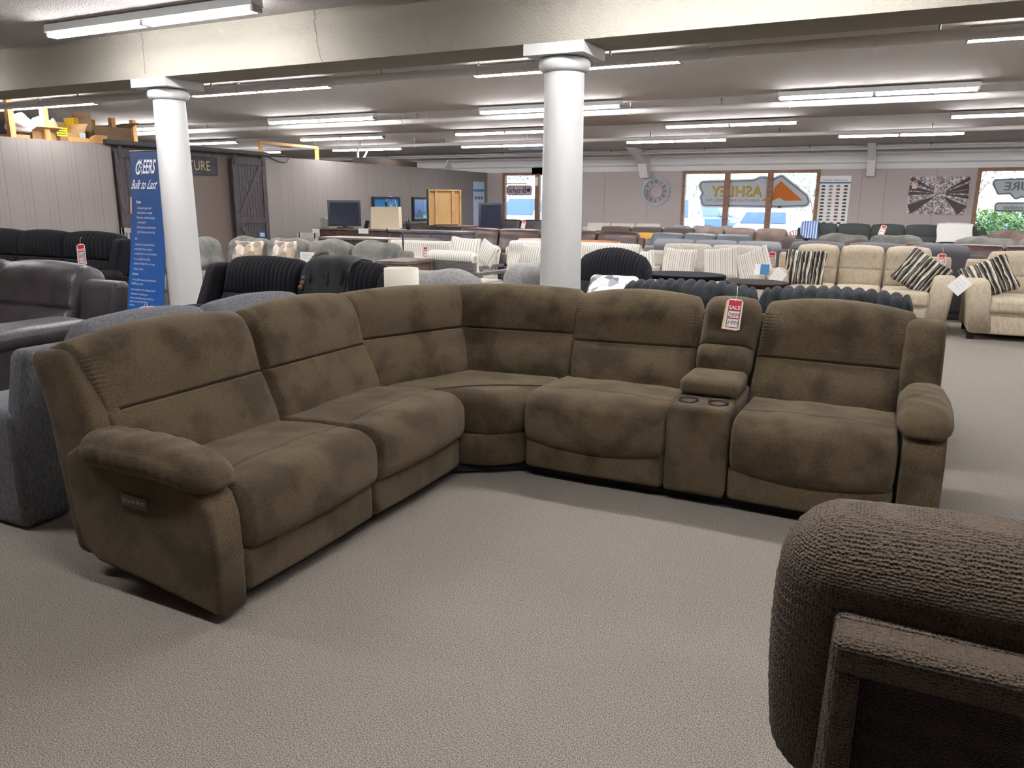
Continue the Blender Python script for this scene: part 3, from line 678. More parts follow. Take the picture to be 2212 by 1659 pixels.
DKWOOD = mat('dark_brown_wood', (84,66,58), .45, rgb2=(56,44,40), nscale=5, stretch=(1,8,8))
TOPWOOD = mat('weathered_brown_wood', (122,108,100), .4, rgb2=(92,80,74), nscale=5, stretch=(1,8,8))
GRYCAB = mat('grey_washed_wood', (112,108,110), .5, rgb2=(92,88,92), nscale=5, stretch=(1,8,8))

# near left
sofa('heather grey recliner sofa standing back to back with the left wing of the brown sectional', -4.42, 2.98, -90, GREYL, name='recliner_sofa', W_=1.95, D=1.0, n=2, sz=.45, bz=.98, arm='track', aw=.24, az=.57, back='recl', wings=False, lean=.44, legs=False)
sofa('dark brown leather recliner sofa at the left edge of the photo', -6.25, 2.78, 0, LEATH, name='recliner_sofa', W_=2.6, D=1.05, n=2, sz=.50, bz=1.04, arm='pad', aw=.36, az=.68, back='recl', lean=.26, legs=False, crease=-.1)
sofa('black velvet channel-back recliner sofa behind the dark leather one', -10.05, 5.75, 0, BLKVEL, name='recliner_sofa', W_=3.3, D=1.0, n=3, sz=.48, bz=1.07, arm='pad', aw=.24, az=.64, back='recl', rib=.022, ribp=.075, wings=True, legs=False)
sofa('black velvet channel-back recliner sofa right of the left white column', -4.36, 4.1, 0, BLKVEL, name='recliner_sofa', W_=1.95, D=1.0, n=2, sz=.48, bz=1.02, arm='pad', aw=.16, az=.62, back='recl', rib=.016, ribp=.045, wings=True, legs=False, lean=.26)
e = empty('sectional_sofa', 'grey-green chenille sectional sofa behind the blue banner and the left column', 'sofa', (-7.75, 8.35, 0))
sofa_parts(e, GREYG, W_=3.4, D=1.0, n=4, sz=.46, bz=.93, arm='track', aw=.2, az=.6, back='pillow', arms=(0,1), lean=.14)
sofa_parts(e, GREYG, W_=2.1, D=1.0, n=2, sz=.46, bz=.93, arm='track', aw=.2, az=.6, back='pillow', arms=(1,0), lean=.14, T=RT(90, (-.9, -.35, 0)))
e = empty('sectional_sofa', 'pale grey chenille sectional sofa with its corner towards the middle column', 'sofa', (-4.42, 7.15, 0))
sofa_parts(e, LGREY, W_=1.9, D=1.0, n=2, sz=.44, bz=.86, arm='track', aw=.2, az=.56, back='pillow', arms=(0,1), lean=.10, T=RT(180, (.1, 0, 0)))
sofa_parts(e, LGREY, W_=2.0, D=1.0, n=2, sz=.44, bz=.86, arm='track', aw=.2, az=.56, back='pillow', arms=(1,0), lean=.10, T=RT(-90, (.1, .95, 0)))
# behind the right wing
sofa('slate corduroy recliner sofa with fat vertical channels, just behind the right wing of the sectional', -.74, 5.98, 180, NAVY, name='recliner_sofa', W_=2.05, D=1.02, n=2, sz=.46, bz=.97, arm='pad', aw=.14, az=.6, back='recl', rib=.026, ribp=.068, wings=False, legs=False, lean=.12)
sofa('charcoal wide-corduroy lounge chair right of the middle column', -2.80, 7.05, -6, CHARC, name='lounge_chair', cat='armchair', W_=.92, D=.98, n=1, sz=.46, bz=.93, arm='pad', aw=.06, az=.5, back='recl', lean=.34, dome=.12, rib=.014, ribp=.04, legs=False)
# row with ivory corduroy, cream, beige
sofa('ivory corduroy sofa on a grey wooden frame, crossed by the middle column', -4.62, 10.9, 0, CORDW, W_=2.45, D=.95, n=2, sz=.42, bz=.88, arm='track', aw=.1, az=.55, back='box', lean=.12, m2=CORDW)
sofa('cream boucle sofa with three striped cushions', -2.33, 10.4, 0, CREAM, W_=1.78, D=1.0, n=2, sz=.46, bz=.93, arm='track', aw=.2, az=.60, back='box', lean=.16)
BG = sofa('beige chenille three-seat sofa with two multicoloured striped cushions', -.37, 10.3, 0, BEIGE, W_=2.1, D=1.0, n=3, sz=.48, bz=.97, arm='flare', aw=.24, az=.68, back='recl', lean=.2, crease=-.1)
sofa('beige chenille loveseat at the right edge of the photo', 1.76, 10.1, 0, BEIGE, name='loveseat', W_=1.95, D=1.0, n=1, sz=.48, bz=.97, arm='flare', aw=.24, az=.68, back='recl', lean=.2, crease=-.1)
# back-to-back partners and the rows behind
Q = dict(q=.4, legs=False)
sofa('tan leather sofa peeking over the ivory corduroy sofa', -4.86, 12.9, 180, TANLEATH, W_=2.2, D=.95, n=2, bz=.90, back='box', **Q)
sofa('mid grey sofa directly behind the cream boucle sofa', -2.55, 13.45, 180, MIDGREY, W_=2.35, D=.95, n=3, bz=.93, back='box', **Q)
sofa('dark grey recliner sofa directly behind the beige three-seat sofa', -.22, 12.65, 180, DKGREY, name='recliner_sofa', W_=2.6, D=1.0, n=3, bz=.98, back='recl', arm='pad', az=.62, **Q)
sofa('brown leather sofa left of the middle column, in front of the left window', -7.5, 14.0, 0, BRLEATH, W_=2.2, D=.95, n=2, bz=.95, back='box', aw=.16, **Q)
sofa('brown leather sofa just right of the middle column, behind the tan one', -5.36, 14.1, 0, BRLEATH, W_=1.98, D=.95, n=2, bz=.94, back='box', aw=.14, **Q)
sofa('slate blue leather sofa behind the mid grey one', -3.3, 14.0, 0, SLATEL, W_=2.1, D=.95, n=3, bz=.94, back='box', aw=.12, **Q)
sofa('taupe suede recliner sofa below the large logo window', -2.85, 15.55, 0, TAUPER, name='recliner_sofa', W_=2.2, D=1.0, n=3, bz=1.0, back='recl', aw=.18, **Q)
sofa('dark taupe sofa behind the right-hand brown leather sofa', -5.2, 17.0, 0, DKBR, W_=2.6, D=.95, n=3, bz=.95, back='box', **Q)
sofa('low brown suede sofa behind the dark grey recliner sofa', -1.1, 13.7, 0, DKBR, W_=2.0, D=.95, n=3, bz=.90, back='pillow', **Q)
sofa('brown suede sofa between the beige sofa and the beige loveseat, one row back', 1.15, 13.1, 0, BRLEATH, W_=2.4, D=.95, n=3, bz=.91, back='box', **Q)
sofa('grey-green sofa in front of the charcoal sectional, left one', -.45, 15.4, 0, GREYG, W_=2.2, D=.95, n=2, bz=.93, back='pillow', **Q)
sofa('grey-green sofa in front of the charcoal sectional, right one', 1.9, 15.3, 0, GREYG, W_=2.3, D=.95, n=2, bz=.93, back='pillow', **Q)
sofa('mustard yellow armchair peeking out behind the brown leather sofa', -4.75, 15.5, 0, MUST, name='armchair', cat='armchair', W_=.8, D=.8, n=1, bz=.88, back='box', **Q)
sofa('charcoal green recliner sectional sofa under the tree picture', -.2, 20.9, 0, OLIVE, name='sectional_sofa', W_=4.3, D=1.0, n=5, bz=1.0, back='recl', aw=.22, arm='roll', az=.7, **Q)
sofa('cream sofa near the wall clock', -7.2, 21.4, 0, CREAM, W_=2.6, D=.95, n=3, bz=.91, back='box', **Q)
sofa('pale grey sofa below the left part of the logo window', -4.8, 21.0, 0, LGREY, W_=2.2, D=.95, n=3, bz=.88, back='pillow', **Q)
sofa('cream sofa below the right part of the logo window', -2.9, 18.6, 0, CREAM, W_=1.3, D=.9, n=2, bz=.90, back='pillow', **Q)
sofa('black leather sofa under the left window', -9.9, 20.9, 0, LEATH, W_=2.6, D=.95, n=3, bz=.97, back='box', **Q)
sofa('brown patterned sofa at the right edge below the right window', 2.75, 19.4, 0, TAUPER, W_=2.2, D=.95, n=2, bz=.95, arm='roll', az=.75, back='pillow', **Q)

# throws
def drape(label, x, y, zt, w_, m, front=.42, rz=0, top=.3, back=.25):
    """blanket strip laid over a sofa back"""
    b = MB(); P = []; s_ = np.linspace(0, 1, 26); xs = np.linspace(-w_/2, w_/2, 12); V = []
    for side in (0, .012):
        for t_ in s_:
            L = t_*(front+top+back)
            if L < front: yy, zz = -.155+.10*(L/front), zt-front+L
            elif L < front+top: a = (L-front)/top; yy, zz = -.055+.25*a, zt+.02*math.sin(a*PI)
            else: yy, zz = .20, zt-(L-front-top)
            for x_ in xs: V.append((x_+.012*math.sin(t_*14), yy-side*(1 if L < front else 0)+.010*math.sin(x_*38+t_*3)*(L < front), zz+side-.03*abs(2*x_/w_)**3+.006*math.sin(x_*30)*(L >= front)))
    n1 = len(xs); F = []; N = len(s_)*n1
    for i in range(len(s_)-1):
        for j in range(n1-1):
            a = i*n1+j; F.append((a, a+1, a+n1+1, a+n1)); F.append((a+N, a+N+n1, a+N+n1+1, a+N+1))
    for i in range(len(s_)-1):
        for j in (0, n1-1):
            a = i*n1+j; F.append((a, a+n1, a+n1+N, a+N))
    b.add(V, F, True); o = b.build('throw_blanket', m); o.location = (x, y, 0); o.rotation_euler = (0,0,math.radians(rz)); return tag(o, label, 'blanket')
drape('white throw blanket over the right end of the charcoal green sectional', 1.25, 21.67, 1.035, .75, mat('white_throw', (226,222,216), .9, bump=.3))
drape('blue and white striped throw blanket over the left end of the charcoal green sectional', -2.02, 21.67, 1.035, .42, stripes('blue_white_stripe', [(0,(92,124,176)),(.3,(214,222,236)),(.5,(92,124,176)),(.8,(214,222,236))], 8, 'X'))
# black blanket with pompom fringe on the black sofa
o = drape('black throw blanket with brown pompom fringe on the black sofa right of the left column', -4.04, 5.02, 1.035, .46, mat('black_throw', (24,24,27), .9, bump=.3), front=.34, back=.02)
b = MB()
for i in range(16):
    t_ = i/15; c = (-.225, -.15+t_*.34, .815+.25*math.sin(min(1, t_*1.3)*PI/2)); b.lathe([(.001,-.022), (.016,-.015), (.022,0), (.016,.015), (.001,.022)], c, 8, caps=False)
b.build('pompom_fringe', mat('brown_pompom', (96,74,56), .95), o)

# cushions
STR1 = stripes('cream_grey_stripes', [(0,(222,214,204)),(.12,(150,142,134)),(.17,(222,214,204)),(.30,(186,176,166)),(.36,(222,214,204)),(.5,(140,132,126)),(.54,(222,214,204)),(.66,(180,170,160)),(.72,(224,216,206)),(.88,(160,150,142)),(.92,(222,214,204))], 1/.15, 'X')
g_ = 'striped cushions on the cream sofa'
pillow('cream and grey striped cushion at the left end of the cream sofa', atY(1467, 569, 10.72), STR1, .46, .42, rz=3, rx=-18, ry=3, group=g_)
pillow('middle one of the cream and grey striped cushions on the cream sofa', atY(1556, 569, 10.72), STR1, .46, .43, rz=0, rx=-18, ry=-8, group=g_)
pillow('cream and grey striped cushion leaning at the right arm of the cream sofa', atY(1628, 573, 10.70), STR1, .46, .43, rz=-6, rx=-22, ry=-24, group=g_)
def multi(name, cols, scale, seed):
    M = stripes(name, cols, scale, 'X'); t = M.node_tree
    # short offset bars: shift the bands by a stepped value along z
    tc = [n for n in t.nodes if n.type == 'TEX_COORD'][0]; sep = [n for n in t.nodes if n.type == 'SEPXYZ'][0]; mul = [n for n in t.nodes if n.type == 'MATH' and n.operation == 'MULTIPLY'][0]
    sn = t.nodes.new('ShaderNodeTexNoise'); sn.inputs['Scale'].default_value = 14; mp = t.nodes.new('ShaderNodeMapping'); mp.inputs['Scale'].default_value = (3.2,.3,.45); mp.inputs['Location'].default_value = (seed, 0, 0)
    t.links.new(tc.outputs['Object'], mp.inputs[0]); t.links.new(mp.outputs[0], sn.inputs['Vector'])
    ad = t.nodes.new('ShaderNodeMath'); ad.operation = 'MULTIPLY_ADD'; ad.inputs[1].default_value = .05; t.links.new(sn.outputs['Fac'], ad.inputs[0]); t.links.new(sep.outputs['X'], ad.inputs[2]); t.links.new(ad.outputs[0], mul.inputs[0])
    return M
MUL = multi('multicolour_bar_stripes', [(0,(30,30,36)),(.10,(200,190,168)),(.17,(96,104,96)),(.26,(32,32,40)),(.36,(150,132,110)),(.45,(214,206,188)),(.53,(60,54,60)),(.63,(110,112,106)),(.72,(24,24,30)),(.81,(190,176,150)),(.9,(88,78,72))], 1/.17, 1.0)
g_ = 'black, grey and cream bar-striped cushions'
pillow('black grey and cream striped cushion at the left end of the beige sofa', atY(1737, 580, 10.66), MUL, .50, .48, rz=0, rx=-18, ry=2, group=g_)
pillow('black grey and cream striped cushion leaning on the right arm of the beige sofa', atY(1990, 592, 10.60), MUL, .52, .46, rz=-10, rx=-22, ry=32, group=g_)
pillow('black grey and cream striped cushion on the beige loveseat', atY(2135, 602, 10.50), MUL, .52, .44, rz=8, rx=-22, ry=-24, group=g_)
# patterned cushions: quilted paper-like blocks
def blocks(name, cols, sc):
    if name in MATS: return MATS[name]
    M = bpy.data.materials.new(name); M.use_nodes = True; t = M.node_tree; p = t.nodes['Principled BSDF']; p.inputs['Roughness'].default_value = .9
    tc = t.nodes.new('ShaderNodeTexCoord'); v = t.nodes.new('ShaderNodeTexVoronoi'); v.inputs['Scale'].default_value = sc; v.distance = 'MANHATTAN'; t.links.new(tc.outputs['Object'], v.inputs['Vector'])
    sp = t.nodes.new('ShaderNodeSeparateColor'); t.links.new(v.outputs['Color'], sp.inputs[0]); r = t.nodes.new('ShaderNodeValToRGB'); r.color_ramp.interpolation = 'CONSTANT'
    while len(r.color_ramp.elements) < len(cols): r.color_ramp.elements.new(.5)
    for i, (e_, c) in enumerate(zip(r.color_ramp.elements, cols)): e_.position = i/len(cols); e_.color = lin(c)+(1,)
    t.links.new(sp.outputs[0], r.inputs[0]); t.links.new(r.outputs[0], p.inputs['Base Color']); MATS[name] = M; return M
BLK = blocks('patchwork_print', [(208,196,180),(176,156,134),(222,214,204),(120,112,106),(190,176,158),(150,136,118)], 11)
g_ = 'patchwork print cushions on the grey-green sectional'
pillow('patchwork print cushion, left of the pair on the grey-green sectional', atY(535, 548, 8.95), BLK, .50, .40, rz=15, rx=-20, group=g_)
pillow('patchwork print cushion, right of the pair on the grey-green sectional', atY(612, 549, 8.92), BLK, .50, .40, rz=-8, rx=-20, group=g_)
LEAF = blocks('grey_leaf_print', [(222,218,210),(150,154,156),(206,202,196),(110,112,116),(226,222,214)], 16)
pillow('cream and grey leaf-print cushion lying beside the charcoal lounge chair', atY(1318, 634, 5.35), LEAF, .36, .36, rz=6, rx=-55, name='throw_pillow')
pillow('ivory corduroy cushion at the right end of the ivory corduroy sofa', atY(1386, 567, 10.95), CORDW, .40, .30, rz=-5, rx=-20, ry=-15)
pillow('ivory corduroy cushion just left of the middle column', atY(1150, 552, 10.75), CORDW, .42, .34, rz=0, rx=-20, ry=2)

# ivory corduroy set on grey wooden frames (left of the column)
def wood_seat(label, x, y, rz, W_=1.0, D=.85, n=1, name='lounge_chair', cat='armchair'):
    e = empty(name, label, cat, (x, y, 0), rz)
    for s_ in (-1, 1):
        b = MB(); b.box((min(s_*W_/2, s_*(W_/2-.06)), .0, .02), (max(s_*W_/2, s_*(W_/2-.06)), .07, .55)); b.build('front_leg', DGWOOD, e)
        b = MB(); b.box((min(s_*W_/2, s_*(W_/2-.06)), D-.09, .02), (max(s_*W_/2, s_*(W_/2-.06)), D-.02, .72)); b.build('rear_leg', DGWOOD, e)
        b = MB(); b.box((min(s_*W_/2, s_*(W_/2-.10)), -.01, .55), (max(s_*W_/2, s_*(W_/2-.10)), D-.02, .59)); b.build('arm_rail', DGWOOD, e)
    b = MB(); b.box((-W_/2+.06, .02, .22), (W_/2-.06, D-.03, .30)); b.build('seat_frame', DGWOOD, e)
    b = MB(); b.box((-W_/2+.05, D-.06, .30), (W_/2-.05, D-.02, .74)); b.build('back_panel', DGWOOD, e)
    cw = (W_-.14)/n
    for i in range(n):
        xc = -W_/2+.07+cw*(i+.5)
        b = MB(); b.soft((cw-.01, D-.12, .15), (.04,.06,.06), (6,5,2), 3, lambda V: V+np.array([xc, (D-.12)/2, .375])); b.build('seat_cushion', CORDW, e)
        b = MB(); patch(b, [(xc-cw/2, D-.34, .40), (xc+cw/2, D-.34, .40), (xc+cw/2+.02, D-.20, .88), (xc-cw/2-.02, D-.20, .88)], .18, lambda V: V, n=(10,2,12), k=3, head=.02, lum=.05, crease=0, gath=(.4,.4), r=(.08,.08,.08)); b.build('back_cushion', CORDW, e)
    return e
wood_seat('ivory corduroy loveseat on a grey wooden frame, left of the middle column', -6.90, 10.3, 6, W_=1.45, n=1, name='loveseat', cat='sofa')
wood_seat('ivory corduroy armchair on a grey wooden frame, nearest the middle column', -5.72, 9.7, 0, W_=1.0)
o = wood_seat('ivory corduroy armchair on a grey wooden frame, turned away from the camera', -5.15, 9.65, 172, W_=.9)
pillow('square ivory corduroy cushion in front of the wooden-framed chairs', atY(1003, 550, 9.2), CORDW, .44, .46, rz=6, rx=-12, ry=4)
pillow('small ivory corduroy cushion leaning on the armchair nearest the middle column', atY(1052, 548, 10.05), CORDW, .36, .34, rz=-20, rx=-15, ry=22)
# ------------------------------------------------------------------ things on and along the partition
BARN = mat('dark_stained_planks', (74,66,68), .7, bump=.4, bscale=14, rgb2=(50,44,46), nscale=6, stretch=(8,8,1))
BARND = mat('barn_door_frame_stain', (72,64,66), .7, rgb2=(54,47,49), nscale=5, stretch=(6,6,1), bump=.3, bscale=20)
IRON = mat('black_iron', (28,27,30), .5, metal=.3)
def barn_door(label, y0, y1, z0, z1, flip, group=None):
    e = empty('barn_door', label, 'door', (XP+.06, (y0+y1)/2, 0), 0, group); h = (y1-y0)/2; n = 9
    b = MB()
    for i in range(n):
        a = -h+.10+(2*h-.2)*i/n; b.box((-.02, a+.004, z0+.1), (.0, a+(2*h-.2)/n-.004, z1-.1))
    o = b.build('plank_panel', BARN, e)
    b = MB(); b.box((-.025,-h,z0), (.02,-h+.11,z1)); b.box((-.025,h-.11,z0), (.02,h,z1)); b.box((-.025,-h+.11,z1-.14), (.02,h-.11,z1)); b.box((-.025,-h+.11,z0), (.02,h-.11,z0+.14)); zm = 1.06; b.box((-.025,-h+.11,zm-.06), (.02,h-.11,zm+.06)); b.build('rails', BARND, e)
    for (ya, za), (yb, zb) in ((((-h+.13)*flip, zm+.07), ((h-.13)*flip, z1-.15)), (((-h+.13)*flip, zm-.07), ((h-.13)*flip, z0+.15))):
        d = np.array([yb-ya, zb-za]); L = np.linalg.norm(d); d /= L; nn = np.array([-d[1], d[0]])*.06
        b = MB(); b.prism([(ya+nn[0], za+nn[1]), (ya-nn[0], za-nn[1]), (yb-nn[0], zb-nn[1]), (yb+nn[0], zb+nn[1])], -.015, .015, axis='x'); b.build('diagonal_brace', BARND, e)
    for s_ in (-1, 1):
        b = MB(); b.box((.02, s_*(h-.08)-.035, z1-.16), (.03, s_*(h-.08)+.035, z1+.06)); b.build('strap_hinge', IRON, e)
    return e
barn_door('dark plank sliding barn door half hidden behind the blue banner', 9.75, 10.75, .02, 2.36, 1)
barn_door('dark plank sliding barn door right of the hanging sign', 12.47, 13.44, .02, 2.36, 1)
e = empty('sliding_door_rail', 'long black header rail above the two barn doors', 'rail', (XP+.05, 11.6, 2.44))
b = MB(); b.box((-.05,-2.02,-.02), (.04,1.95,.07)); b.build('header_board', IRON, e)
b = MB(); b.tube([(.07,-2.0,-.01), (.07,1.93,-.01)], .014, 6); b.build('track_bar', IRON, e)
e = empty('wooden_sign', 'black wooden sign with gold serif letters hanging in the alcove', 'sign', (XP-.06, 11.40, 2.16))
b = MB(); b.box((-.02,-.80,-.18), (.0,.80,.18)); b.build('board', mat('black_sign_board', (58,58,66), .7, rgb2=(44,44,52), nscale=8), e)
b = MB(); b.text('FURNITURE', .27, lambda V: np.stack([.004-V[:,1]*0, V[:,0], V[:,2]-.095], 1), ext=.0, sx=.86); b.build('lettering', mat('gold_letters', (186,160,110), .6), e)
for y in (-.7, .7):
    b = MB(); b.tube([(-.01, y, .18), (-.01, y, .34)], .004, 5); b.build('hanging_wire', IRON, e)
# storage loft: platform, posts, boxes
PINE = mat('pine_lumber', (206,158,96), .7, rgb2=(182,134,78), nscale=4, stretch=(1,1,.2))
CARDB = mat('cardboard', (176,138,96), .85, bump=.1, rgb2=(164,126,86), nscale=3)
CARDB2 = mat('brown_cardboard', (136,112,84), .85, rgb2=(126,102,76), nscale=3)
struct_p = MB(); struct_p.box((XP-2.2, 6.0, 2.36), (XP-.13, 9.7, 2.43)); struct_p.box((XP-2.2, 9.7, 2.36), (XP-.32, 13.3, 2.43)); struct_p.box((XP-2.2, 13.3, 2.36), (XP-.13, 23.9, 2.43)); struct(struct_p.build('trim_6', mat('grey_loft_boards', (150,148,146), .8)))
def post(px, X, lab, z1=3.02):
    x, y, z = atX(px, 250, X); b = MB(); b.box((-.045,-.045,0), (.045,.045,z1-2.432)); o = b.build('wooden_post', PINE); o.location = (x, y, 2.431); tag(o, lab, 'post', 'pine posts over the partition')
post(20, -12.75, 'pine post over the partition, left of the white plastic bag'); post(95, -12.75, 'pine post over the partition, in front of the cardboard box')
post(240, -13.9, 'pine post behind the big brown carton, left one'); post(285, -13.9, 'pine post behind the big brown carton, right one')
b = MB(); b.prism([(9.35,0), (9.42,.10), (9.5,.14), (9.69,.14), (9.69,0)], XP-.10, XP-.02, axis='x'); b.box((XP-.10, 9.0, 0), (XP-.02, 9.36, .07)); o = b.build('lumber_offcut', PINE); o.location = (0, 0, 2.435); tag(o, 'pine boards lying on top of the partition end', 'lumber')
def carton(label, px0, px1, py0, py1, X, dpt, m, flaps=(), cat='box', rz=0, zb=2.436):
    a = atX(px0, py0, X); c = atX(px1, py1, X); y0, y1 = a[1], c[1]; zt = a[2]
    e = empty('cardboard_box', label, cat, (X, (y0+y1)/2, zb), rz); h = (y1-y0)/2; H = zt-zb
    b = MB(); t_ = .006
    b.box((-t_,-h,0),(0,h,H)); b.box((-dpt,-h,0),(-dpt+t_,h,H)); b.box((-dpt,-h,0),(0,-h+t_,H)); b.box((-dpt,h-t_,0),(0,h,H)); b.box((-dpt,-h,0),(0,h,t_)); b.build('box_body', m, e)
    for kind, ang in flaps:
        b = MB(); L = dpt*.48
        if kind == 'front': b.box((0,-h,0),(.005,h,L)); T = RT(0, (0,0,H), ry=ang)
        elif kind == 'left': b.box((-dpt,-.005,0),(0,0,L)); T = RT(0, (0,-h,H), rx=-ang*-1)
        elif kind == 'right': b.box((-dpt,0,0),(0,.005,L)); T = RT(0, (0,h,H), rx=-ang)
        elif kind == 'rear': b.box((-.005,-h,0),(0,h,L)); T = RT(0, (-dpt,0,H), ry=-ang)
        b.V[0] = T(b.V[0]); b.build('box_flap', m, e)
    return e
BX = -12.75
e = carton('open cardboard box with yellow and pale blue labels on the partition', 128, 182, 285, 300, BX-.02, .42, CARDB, [('rear', 4), ('right', 28), ('left', 25)])
y_, z_ = -.16, .06
b = MB(); b.box((.001,-.27,.08),(.003,-.08,.22)); b.build('yellow_label', mat('yellow_label', (240,226,40), .6), e)
b = MB()
for i in range(3): b.box((.003,-.255,.105+i*.037),(.004,-.10,.118+i*.037))
b.build('label_print', INK, e)
b = MB(); b.box((.001,.14,.02),(.003,.25,.16)); b.build('blue_label', mat('pale_blue_label', (176,206,220), .6), e)
carton('small open cardboard box behind the pine post', 68, 122, 281, 292, BX-.05, .34, CARDB, [('left', 60), ('front', 70)])
carton('low cardboard box under the white plastic bag', 25, 65, 289, 292, BX-.02, .3, CARDB, [])
carton('large brown carton at the right end of the stored boxes', 200, 283, 270, 300, -13.2, .5, CARDB2, [('left', 10), ('right', 60)])
e = carton('yellow and black tool carton lying on the stored boxes', 160, 205, 254, 262, -13.55, .3, mat('yellow_carton', (232,186,40), .6), [], zb=2.66)
b = MB(); b.box((.001,-.5,0),(.003,.5,.05)); b.V[0][:,1] *= .7; b.build('black_band', IRON, e)
carton('brown carton under the yellow one', 150, 215, 275, 280, -13.5, .4, CARDB2, [])
e = carton('long yellow carton behind the open cardboard box', 98, 150, 266, 268, -13.3, .25, MATS['yellow_carton'], [])
def bag(label, loc, s, m, seed):
    V, F = softbox((1,1,1), .45, (7,7,7), 4); rs = np.random.RandomState(seed); f = rs.rand(3)*6
    d = 1+.14*np.sin(V[:,0]*7+f[0])*np.sin(V[:,1]*6+f[1])+.10*np.sin(V[:,2]*11+f[2]+V[:,0]*5); V = V*d[:,None]; V[:,2] += .5; V[:,0:2] *= (1.15-.5*np.clip(V[:,2], 0, 1)**1.5)[:,None]; V[:,2] = np.maximum(V[:,2], 0)
    V *= np.array(s); b = MB(); b.add(V, F, True); o = b.build('plastic_bag', m); o.location = loc; tag(o, label, 'bag'); return o
WPL = mat('white_plastic_film', (226,226,232), .35, bump=.5, bscale=14, bdist=.03)
x, y, z = atX(46, 290, -12.85); bag('crumpled white plastic bag lying left of the pine post', (x, y, 2.53), (.3,.38,.30), WPL, 1)
x, y, z = atX(80, 290, -12.98); bag('grey plastic bag sticking out of the small cardboard box', (x-.1, y+.12, 2.45), (.26,.42,.36), mat('grey_film', (170,174,188), .35, bump=.5, bscale=14, bdist=.03), 2)
x, y, z = atX(120, 290, -13.05); bag('small white plastic bag between the cardboard boxes', (x-.05, y, 2.45), (.2,.2,.34), WPL, 3)
b = MB(); b.tube([atX(570,333,XP+.02)]+[atX(p, q, XP+.05) for p, q in ((585,341),(603,349),(618,351),(624,343),(615,337),(596,336),(582,337))], .011, 6); tag(b.build('cable', IRON), 'black cable loop hanging at the top of the partition right of the barn door', 'cable')
b = MB(); b.prism([(0,0), (.5,0), (.56,.10), (.30,.30), (.24,.22), (.12,.08)], -.02, .02, axis='x'); o = b.build('moulded_foam', WHITE); o.location = (XP-.25, 21.5, 2.44); tag(o, 'white folded foam packing piece on top of the partition near the far corner', 'packing foam')
b = MB(); b.box((0,0,0),(.4,2.6,.18)); o = b.build('dark_crate', DKWOOD); x, y, z = atX(745, 346, XP-.9); o.location = (XP-.95, 17.9, 2.45); tag(o, 'dark wooden crate stored behind the top of the partition', 'crate')
for i, (px, lab) in enumerate(((660, 'pine stud frame rising behind the partition right of the cable loop'),)):
    b = MB(); b.box((-.04,-1.1,.30),(.04,.9,.36)); b.box((-.04,.84,0),(.04,.9,.30)); b.box((-.04,-1.1,0),(.04,-1.04,.30)); o = b.build('stud_partition', PINE); o.location = (XP-.5, 15.0, 2.431); tag(o, lab, 'frame')
# roof strut behind the partition
b = MB(); x, y, z = atX(773, 330, -14.2); b.tube([(0,0,-1.0),(0,0,.0)], .03, 8); b.tube([(0,0,-.6),(0,.55,.0)], .025, 8); o = b.build('steel_strut', PIPE); o.location = (x, y, 3.0); tag(o, 'grey steel V strut behind the partition under the ceiling', 'strut')

# blue vertical banner beside the left column
BL = bpy.data.materials.new('blue_banner_print'); BL.use_nodes = True; t = BL.node_tree; p = t.nodes['Principled BSDF']; p.inputs['Roughness'].default_value = .45
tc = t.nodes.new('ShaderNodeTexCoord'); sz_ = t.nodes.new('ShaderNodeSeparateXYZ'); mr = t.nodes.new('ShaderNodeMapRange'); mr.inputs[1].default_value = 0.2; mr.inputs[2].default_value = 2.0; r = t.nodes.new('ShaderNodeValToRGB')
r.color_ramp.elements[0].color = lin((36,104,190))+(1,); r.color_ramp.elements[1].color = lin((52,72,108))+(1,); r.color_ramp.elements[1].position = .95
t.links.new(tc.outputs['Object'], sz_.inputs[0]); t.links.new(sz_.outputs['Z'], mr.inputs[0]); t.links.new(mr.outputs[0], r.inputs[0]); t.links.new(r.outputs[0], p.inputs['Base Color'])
YBN = 6.12; KB = YBN/6.12
a = atY(282, 322, YBN); c = atY(268, 662, YBN); d_ = atY(358, 318, YBN)
BH = a[2]-.02; e = empty('banner', 'tall blue vertical banner with white lettering beside the left white column', 'banner', (a[0], YBN, 0))
slope = (c[0]-a[0])/(a[2]-c[2])
def bw(V):      # lean, curl and gentle creases of the sheet; V: x 0..0.62, z 0..BH
    V = V.copy(); h = V[:,2]; V[:,0] = V[:,0]+(BH-h)*slope
    V[:,1] = V[:,1]+.05*np.exp(-V[:,0].clip(-1, 2)*0)*0+.02*np.sin(h*2.1+V[:,0]*3)+.10*np.clip(.08-V[:,0], 0, 1)
    return V
nx, nz = 14, 44; V = []; F = []
for s_ in (0, .003):
    for j in range(nz+1):
        for i in range(nx+1): V.append((.62*KB*i/nx, s_, .03+(BH-.03)*j/nz))
N = (nx+1)*(nz+1)
for j in range(nz):
    for i in range(nx):
        q = j*(nx+1)+i; F.append((q, q+1, q+nx+2, q+nx+1)); F.append((q+N, q+N+nx+1, q+N+nx+2, q+N+1))
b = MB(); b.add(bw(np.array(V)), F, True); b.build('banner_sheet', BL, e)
WT = mat('white_banner_lettering', (238,240,246), .6)
def btext(s, x, z, size, align='LEFT', off=0, shear=0, sx=1.0, nm='lettering'):
    b = MB(); b.text(s, size*KB, lambda V: bw(V+np.array([x, -.006, z])), ext=0, align=align, offset=off, shear=shear, sx=sx); return b.build(nm, WT, e)
zz = lambda py: a[2]-(py-322)*(a[2]-c[2])/(662-322)
mpp = (a[2]-c[2])/340.0       # metres per photo pixel here
bx = lambda px, py: (atY(px, py, YBN)[0]-a[0])-(BH-zz(py))*slope
